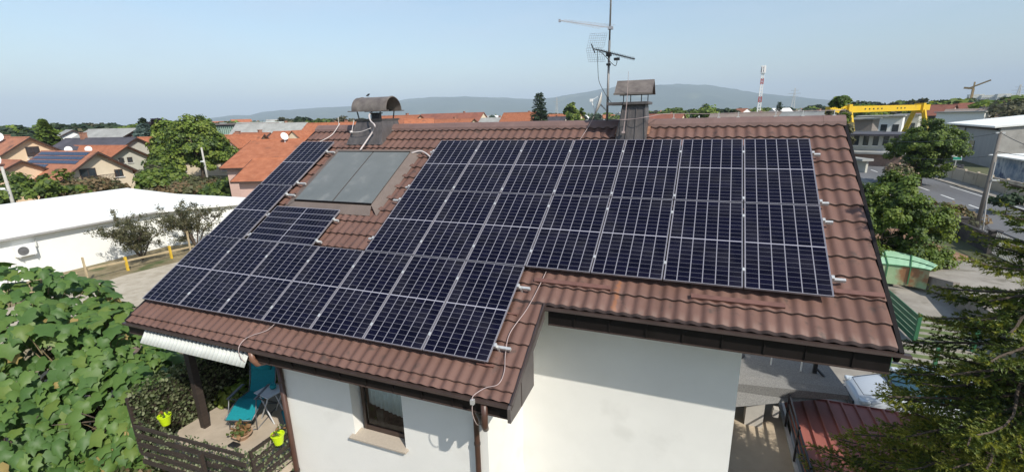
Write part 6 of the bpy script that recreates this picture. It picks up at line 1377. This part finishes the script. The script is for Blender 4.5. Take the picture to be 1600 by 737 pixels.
# distant woodland band: reads as one mass
n = 26000; px = rng.uniform(-200, 1800, n); D = rng.choice([900, 1300, 1900, 2700, 3600], n) * rng.uniform(0.9, 1.1, n)
dirs = np.array([ray(x, 300) for x in np.linspace(-200, 1800, 400)]); dirs = dirs / np.hypot(dirs[:, 0], dirs[:, 1])[:, None]
ii = ((px + 200) / 2000 * 399).astype(int); hmul = 0.8 + 0.35 * np.sin(px * 0.05) + 0.2 * np.sin(px * 0.17 + D)
pos = np.c_[CAM[0] + dirs[ii, 0] * D, CAM[1] + dirs[ii, 1] * D, GZ + rng.random(n) * 8 * hmul]
V, Fx = scatter(SIMPLE, SIMPLEF, pos, basis(rand_dirs(n) + [0, 0, 0.8], rand_dirs(n)), D * 0.0035 * rng.uniform(0.7, 1.4, n))
o = link_mesh('distant_woodland', arrmesh('distant_woodland', V, Fx, LG['mid'] + LG['dark'], rng.integers(0, 5, n))); tag(o, 'dark green band of woodland along the foot of the hills', 'woodland', kind='stuff')

# --- leafy catalpa-like tree below the left eave, big drooping leaves
TL = np.array([(0, 0, 0), (-0.30, -0.10, -0.02), (-0.52, 0.18, -0.06), (-0.40, 0.48, -0.08), (-0.50, 0.66, -0.16), (-0.22, 0.76, -0.12), (0, 1.08, -0.22), (0.22, 0.76, -0.12), (0.50, 0.66, -0.16), (0.40, 0.48, -0.08), (0.52, 0.18, -0.06), (0.30, -0.10, -0.02), (0, 0.45, 0.05)])
TLF = np.array([(i, 12, i + 1) for i in range(11)] + [(11, 12, 0)])[:, ::-1]
M_big = [leafmat('broad_leaf_a', (0.06, 0.125, 0.03), (0.09, 0.17, 0.045), rough=0.5, scale=2, trans=0.3), leafmat('broad_leaf_b', (0.085, 0.16, 0.035), (0.13, 0.21, 0.05), rough=0.5, scale=2, trans=0.3), leafmat('broad_leaf_c', (0.11, 0.18, 0.035), (0.16, 0.22, 0.05), rough=0.5, scale=2, trans=0.3), leafmat('broad_leaf_dry', (0.26, 0.20, 0.06), (0.33, 0.24, 0.10), rough=0.7, scale=2, trans=0.2)]
cat_ = root('broad_leaf_tree', (-8.2, -4.8, GZ), 'tree with big heart shaped drooping leaves left of the balcony', 'tree')
limbs((-8.2, -4.8, GZ), 4.4, 0.16, 11, 2.6, cat_)
blobs = [(-10.6, -4.6, -5.2, 2.6, 2.6, 2.35), (-8.4, -3.9, -5.7, 2.0, 1.9, 1.75), (-6.9, -4.0, -6.5, 1.7, 1.5, 1.6), (-8.2, -6.0, -6.6, 2.2, 1.5, 1.6), (-6.0, -5.3, -7.5, 1.3, 1.2, 1.1), (-7.2, -6.6, -7.7, 1.5, 1.0, 1.0), (-5.7, -3.9, -6.5, 1.0, 1.1, 1.3)]
P_, N_l = [], []
for (cx, cy_, cz, rx, ry, rz_) in blobs:
    m = int(300 * (rx * ry)); d = rand_dirs(m); d[:, 2] = np.abs(d[:, 2]) * 1.0 - 0.25
    d /= np.linalg.norm(d, axis=1, keepdims=True)
    bump = 1 + 0.10 * np.sin(d[:, 0] * 7 + cx) * np.cos(d[:, 1] * 6) + 0.06 * np.sin(d[:, 2] * 15)
    lay = rng.choice([1.0, 0.93, 0.80], m, p=[0.5, 0.3, 0.2])
    P_.append(np.array([cx, cy_, cz]) + d * np.array([rx, ry, rz_]) * (bump * lay)[:, None]); N_l.append(d)
P_ = np.concatenate(P_); N_l = np.concatenate(N_l)
keep = ~((P_[:, 0] > -5.0) & (P_[:, 1] > -5.7)) & (np.sin(P_[:, 0] * 2.3 + 1) * np.sin(P_[:, 1] * 2.9) * np.cos(P_[:, 2] * 2.1) < 0.45) & (np.sin(P_[:, 0] * 5.1 + P_[:, 2] * 4) * np.sin(P_[:, 1] * 4.7 - P_[:, 2] * 3) < 0.72)
P_ = P_[keep]; N_l = N_l[keep]; m = len(P_)
nm = N_l * 0.55 + np.array([0.15, -0.25, 0.75]) + rng.normal(0, 0.34, (m, 3)); tg = N_l * np.array([1, 1, 0]) * 0.6 + np.array([0.5, -0.4, -0.75]) + rng.normal(0, 0.35, (m, 3))
BB = basis(nm, tg); BB[:, :, 0] *= rng.uniform(0.7, 1.15, m)[:, None]; BB[:, :, 2] *= rng.uniform(0.3, 2.4, m)[:, None]
V, Fx = scatter(TL, TLF, P_, BB, rng.uniform(0.15, 0.39, m))
link_mesh('crown', arrmesh('crown', V - WL[cat_.name], Fx, M_big, np.repeat(rng.choice(4, m, p=[0.43, 0.41, 0.145, 0.015]), len(TLF))), cat_)
g = MB()
for i in rng.choice(m, 420):
    p = P_[i]; q = p - N_l[i] * rng.uniform(0.3, 0.8) + np.array([0, 0, -0.25]); g.tube([tuple(q), tuple((p + q) / 2 + np.array([0, 0, 0.05])), tuple(p)], [0.016, 0.010, 0.005], 5, cap=False)
tw_ = g.build('twigs', mat('green_twig', (0.22, 0.17, 0.09), rough=0.8), cat_, smooth=True); tw_['kind'] = 'stuff'
leafy('bush', 'yellowish green shrub just left of the balcony post', (-5.0, -2.4, GZ), [(0, 0, 2.3, 1.1, 1.3, 1.2), (-1.2, 0.8, 1.9, 1.2, 1.2, 1.1)], 'bright', 60, 3600, 0.32, 0.15, trunk=(2.6, 0.06, 6, 1.0), cat='bush', template=(LEAF, LEAFF))
leafy('bush', 'dry reddish shrub between the leafy tree and the balcony', (-5.1, -4.4, GZ), [(0, 0, 1.5, 0.8, 1.0, 1.0)], 'dry', 40, 2000, 0.3, 0.09, trunk=(2.0, 0.05, 6, 0.8), cat='bush', template=(LEAF, LEAFF))
leafy('bush', 'low leafy squash plants on the soil below the balcony railing', (-3.9, -6.9, GZ), [(0, 0, 0.3, 1.6, 0.9, 0.45)], 'bright', 50, 900, 0.3, 0.22, trunk=None, cat='plants', template=(LEAF, LEAFF))
leafy('bush', 'dark garden greenery behind the left side of the house', (-7.5, 1.5, GZ), [(0, 0, 1.2, 2.4, 3.2, 1.3)], 'mid', 70, 4500, 0.5, 0.16, trunk=(1.8, 0.06, 5, 1.0), cat='bush')

# --- near spruce at the right
def near_spruce(base, H_, Rb, label):
    r = root('spruce', tuple(base), label, 'tree')
    tr = MB(); tr.tube([tuple(base), (base[0], base[1], base[2] + H_ * 0.5), (base[0], base[1], base[2] + H_)], [0.17, 0.10, 0.015], 10)
    P, A, T, K = [], [], [], []      # needle-twig origins, axis, tint
    seg = MB()
    z = 2.75; lev = 0
    while z < H_ - 0.05:
        t = z / H_; L0 = Rb * (1 - t) ** 0.95 + 0.08; nb = 9 if t < 0.8 else 6
        a0 = lev * 2.4
        for b in range(nb):
            a = a0 + 2 * math.pi * b / nb + rnd.uniform(-0.25, 0.25); L = L0 * rnd.uniform(0.72, 1.12); zz = z + rnd.uniform(-0.12, 0.12)
            if rnd.random() < 0.10: continue
            # branch curve: out and down, tip lifting
            pts_ = []; ns = max(4, int(L / 0.10)); up0 = 0.25 if t > 0.75 else -0.12
            for s in range(ns + 1):
                q = s / ns; rr_ = L * q; dz = L * (up0 * q - 0.28 * q * q + 0.20 * q ** 4)
                wob = 0.05 * math.sin(q * 6 + b) * L; pts_.append(np.array([base[0] + math.cos(a) * rr_ - math.sin(a) * wob, base[1] + math.sin(a) * rr_ + math.cos(a) * wob, base[2] + zz + dz]))
            seg.tube([tuple(p) for p in pts_[::2] + ([pts_[-1]] if ns % 2 else [])], [0.022 * (1 - i / (len(pts_[::2]) + 1)) + 0.004 for i in range(len(pts_[::2]) + (1 if ns % 2 else 0))], 4, cap=False)
            tint = rnd.random()
            for s in range(1, ns + 1):
                q = s / ns; p = pts_[s]; d = pts_[s] - pts_[s - 1]; d /= np.linalg.norm(d); side = np.array([-math.sin(a), math.cos(a), 0])
                if q < 0.22 and rnd.random() < 0.6: continue
                l2 = min(0.55, L * 0.34) * (1.05 - q) ** 0.6 * (0.5 + min(1, q * 3) * 0.5) + 0.05
                for sd in (-1, 1):
                    l_ = l2 * rnd.uniform(0.65, 1.2); dd = d * 0.75 + side * sd * rnd.uniform(0.6, 0.95) + np.array([0, 0, rnd.uniform(-0.28, 0.04)]); dd /= np.linalg.norm(dd)
                    nst = max(1, int(l_ / 0.05))
                    for j in range(nst):
                        P.append(p + dd * l_ * j / nst); A.append(dd * (l_ / nst)); T.append((tint, q * 0.6 + 0.5 * j / nst)); 
                        if j == nst // 2 and l_ > 0.2:
                            for s2 in (-1, 1):
                                d3 = dd * 0.7 + np.cross(dd, [0, 0, 1]) * s2 * 0.7; d3 /= np.linalg.norm(d3)
                                for j3 in range(3): P.append(p + dd * l_ * 0.5 + d3 * 0.05 * j3); A.append(d3 * 0.05); T.append((tint, q * 0.6 + 0.3))
                P.append(p); A.append(d * L / ns); T.append((tint, q))
        z += 0.24 + 0.08 * (1 - t); lev += 1
    P = np.array(P); A = np.array(A); T = np.array(T); n = len(P); print('spruce segments', n)
    # each twig segment: a core sliver and six needles around it
    NN = 8; ax = A / np.linalg.norm(A, axis=1, keepdims=True); Ls = np.linalg.norm(A, axis=1)
    e1 = np.cross(ax, rand_dirs(n)); e1 /= np.linalg.norm(e1, axis=1, keepdims=True); e2 = np.cross(ax, e1)
    Vs = np.zeros((n, NN, 3, 3)); 
    for k in range(NN):
        ph = 2 * math.pi * k / NN + rng.uniform(-0.3, 0.3, n); f = rng.uniform(0, 1, n)
        o_ = e1 * np.cos(ph)[:, None] + e2 * np.sin(ph)[:, None]; st_ = P + A * f[:, None]
        nl = 0.040 * rng.uniform(0.8, 1.25, n); tip = st_ + (o_ * 0.75 + ax * 0.75) * nl[:, None]; wv = np.cross(o_, ax) * 0.0085
        Vs[:, k, 0] = st_ - wv - ax * 0.004; Vs[:, k, 1] = st_ + wv + ax * 0.006; Vs[:, k, 2] = tip
    V = Vs.reshape(-1, 3); Fx = np.arange(len(V)).reshape(-1, 3)
    tone = T[:, 0] * 0.45 + T[:, 1] * 0.85 + rng.normal(0, 0.12, n); mi = np.digitize(tone, [0.42, 0.78])
    M_sp = [leafmat('spruce_old', (0.018, 0.036, 0.014), (0.035, 0.058, 0.02), rough=0.6, trans=0.15), leafmat('spruce_mid', (0.075, 0.115, 0.02), (0.12, 0.16, 0.03), rough=0.6, trans=0.2), leafmat('spruce_tip', (0.18, 0.21, 0.04), (0.26, 0.28, 0.06), rough=0.6, trans=0.45)]
    link_mesh('needles', arrmesh('needles', V - WL[r.name], Fx, M_sp, np.repeat(mi, NN)), r)
    tr.v += []; b = seg; nv = len(tr.v); tr.v += b.v; tr.f += [tuple(i + nv for i in f) for f in b.f]; tr.m += b.m
    tr.build('trunk', M_bark, r)
near_spruce((13.2, 2.0, GZ), 8.6, 3.0, 'spruce standing further back behind the foremost one, beside the parked car')
near_spruce((9.72, -2.60, GZ), 9.55, 3.25, 'dark spruce with light green shoots filling the lower right corner')

conifer('conifer', 'tall conifer in the neighbouring garden outside the right edge of the view', (13.7, -0.7, GZ), 13.5, 2.5, 'dark', 9000, 0.45, power=0.8)
# ================================================================== TOWERS ON THE HORIZON
M_rw = mat('tower_red', (0.42, 0.09, 0.08), rough=0.6); 
tw = root('telecom_tower', tuple(gp(1183, 330)), 'slender red and white lattice telecom tower above the ridge', 'tower')
base = gp(1183, 330); Ht = hz_top(1187, 104, 330); segn = 10
for k in range(segn):
    z0, z1 = Ht * k / segn, Ht * (k + 1) / segn; w0, w1 = 0.95 - 0.45 * k / segn, 0.95 - 0.45 * (k + 1) / segn; g = MB()
    for sx, sy in ((-1, -1), (1, -1), (1, 1), (-1, 1)):
        g.bar(base + np.array([sx * w0, sy * w0, z0]), base + np.array([sx * w1, sy * w1, z1]), 0.35)
    for (a, b_) in (((-1, -1), (1, -1)), ((1, -1), (1, 1)), ((1, 1), (-1, 1)), ((-1, 1), (-1, -1))):
        for q in range(2):
            za, zb_ = z0 + (z1 - z0) * q / 2, z0 + (z1 - z0) * (q + 1) / 2
            g.bar(base + np.array([a[0] * w0, a[1] * w0, za]), base + np.array([b_[0] * w1, b_[1] * w1, zb_]), 0.18); g.bar(base + np.array([b_[0] * w0, b_[1] * w0, za]), base + np.array([a[0] * w1, a[1] * w1, zb_]), 0.18)
    g.build('lattice_section', M_rw if k % 3 == 1 or k == 9 else M_white, tw)
g = MB()
for i in range(6): a_ = i * 1.05; g.box(base[0] + math.cos(a_) * 1.0 - 0.3, base[0] + math.cos(a_) * 1.0 + 0.3, base[1] + math.sin(a_) * 1.3 - 0.3, base[1] + math.sin(a_) * 1.3 + 0.3, GZ + Ht - 3.4, GZ + Ht + 0.3)
g.box(base[0] - 1.3, base[0] + 1.3, base[1] - 1.3, base[1] + 1.3, GZ + Ht - 4.0, GZ + Ht - 3.7); g.build('antenna_panel', M_white, tw)
def pylon(px, py, D, label, group='pylons'):
    b = gp(px, D); h = hz_top(px, py, D); r = root('pylon', tuple(b), label, 'pylon', group); g = MB()
    for sx, sy in ((-1, -1), (1, -1), (1, 1), (-1, 1)): g.bar(b + np.array([sx * h * 0.07, sy * h * 0.07, 0]), b + np.array([sx * 0.3, sy * 0.3, h]), h * 0.012)
    for k in range(7): z = h * k / 8; w = h * 0.07 * (1 - k / 8); g.bar(b + np.array([-w, -w, z]), b + np.array([w, -w, z + h / 8]), h * 0.008); g.bar(b + np.array([w, -w, z]), b + np.array([-w, -w, z + h / 8]), h * 0.008)
    g.build('mast', M_galv, r); g = MB()
    for z, w in ((0.72, 0.16), (0.82, 0.22), (0.92, 0.14)): g.bar(b + np.array([-h * w * 0.8, h * w * 0.3, h * z]), b + np.array([h * w * 0.8, -h * w * 0.3, h * z]), h * 0.012)
    g.build('cross_arm', M_galv, r)
pylon(1235, 138, 620, 'grey lattice pylon right of the red and white tower')
pylon(870, 152, 700, 'faint pylon right of the lone conifer'); pylon(1579, 133, 600, 'thin pylon at the far right horizon')
pylon(1455, 157, 900, 'tiny pylon above the pink house')
tc = root('tower_crane', tuple(gp(1508, 650)), 'distant brown tower crane with a raised jib on the right horizon', 'crane'); b = gp(1508, 650); h = hz_top(1508, 139, 650)
g = MB(); g.bar(b, b + np.array([0, 0, h]), 1.6); g.build('mast', mat('crane_brown', (0.25, 0.17, 0.07)), tc)
g = MB(); u_ = np.array([0.9, -0.4, 0]); g.bar(b + np.array([0, 0, h]) - u_ * 4, b + np.array([0, 0, h + 7]) + u_ * 11, 1.3); g.bar(b + np.array([0, 0, h]), b + np.array([0, 0, h + 6]), 1.0); g.bar(b + np.array([0, 0, h + 1]) - u_ * 7, b + np.array([0, 0, h]), 1.8); g.build('jib', mat('crane_brown', ()), tc)
for i, (px, w, h) in enumerate(((1514, 22, 22), (1535, 26, 17), (1556, 20, 20), (1572, 24, 15))):
    p = gp(px, 2600); r = root('tower_block', tuple(p), ['leftmost pale apartment block on the right horizon, by the tower crane', 'second pale apartment block right of the tower crane', 'third pale apartment block on the right horizon', 'rightmost pale apartment block, under the thin pylon'][i], 'apartment block', 'distant apartment blocks'); g = MB(); g.box(p[0] - w, p[0] + w, p[1] - 10, p[1] + 10, GZ, GZ + 30 + h * 0.8); g.build('wall', M_greywall, r)
    g = MB()
    for f_ in range(7): g.box(p[0] - w + 2, p[0] + w - 2, p[1] - 10.6, p[1] - 10.05, GZ + 8 + f_ * 4, GZ + 9.8 + f_ * 4)
    g.build('window_band', M_glassdark, r)
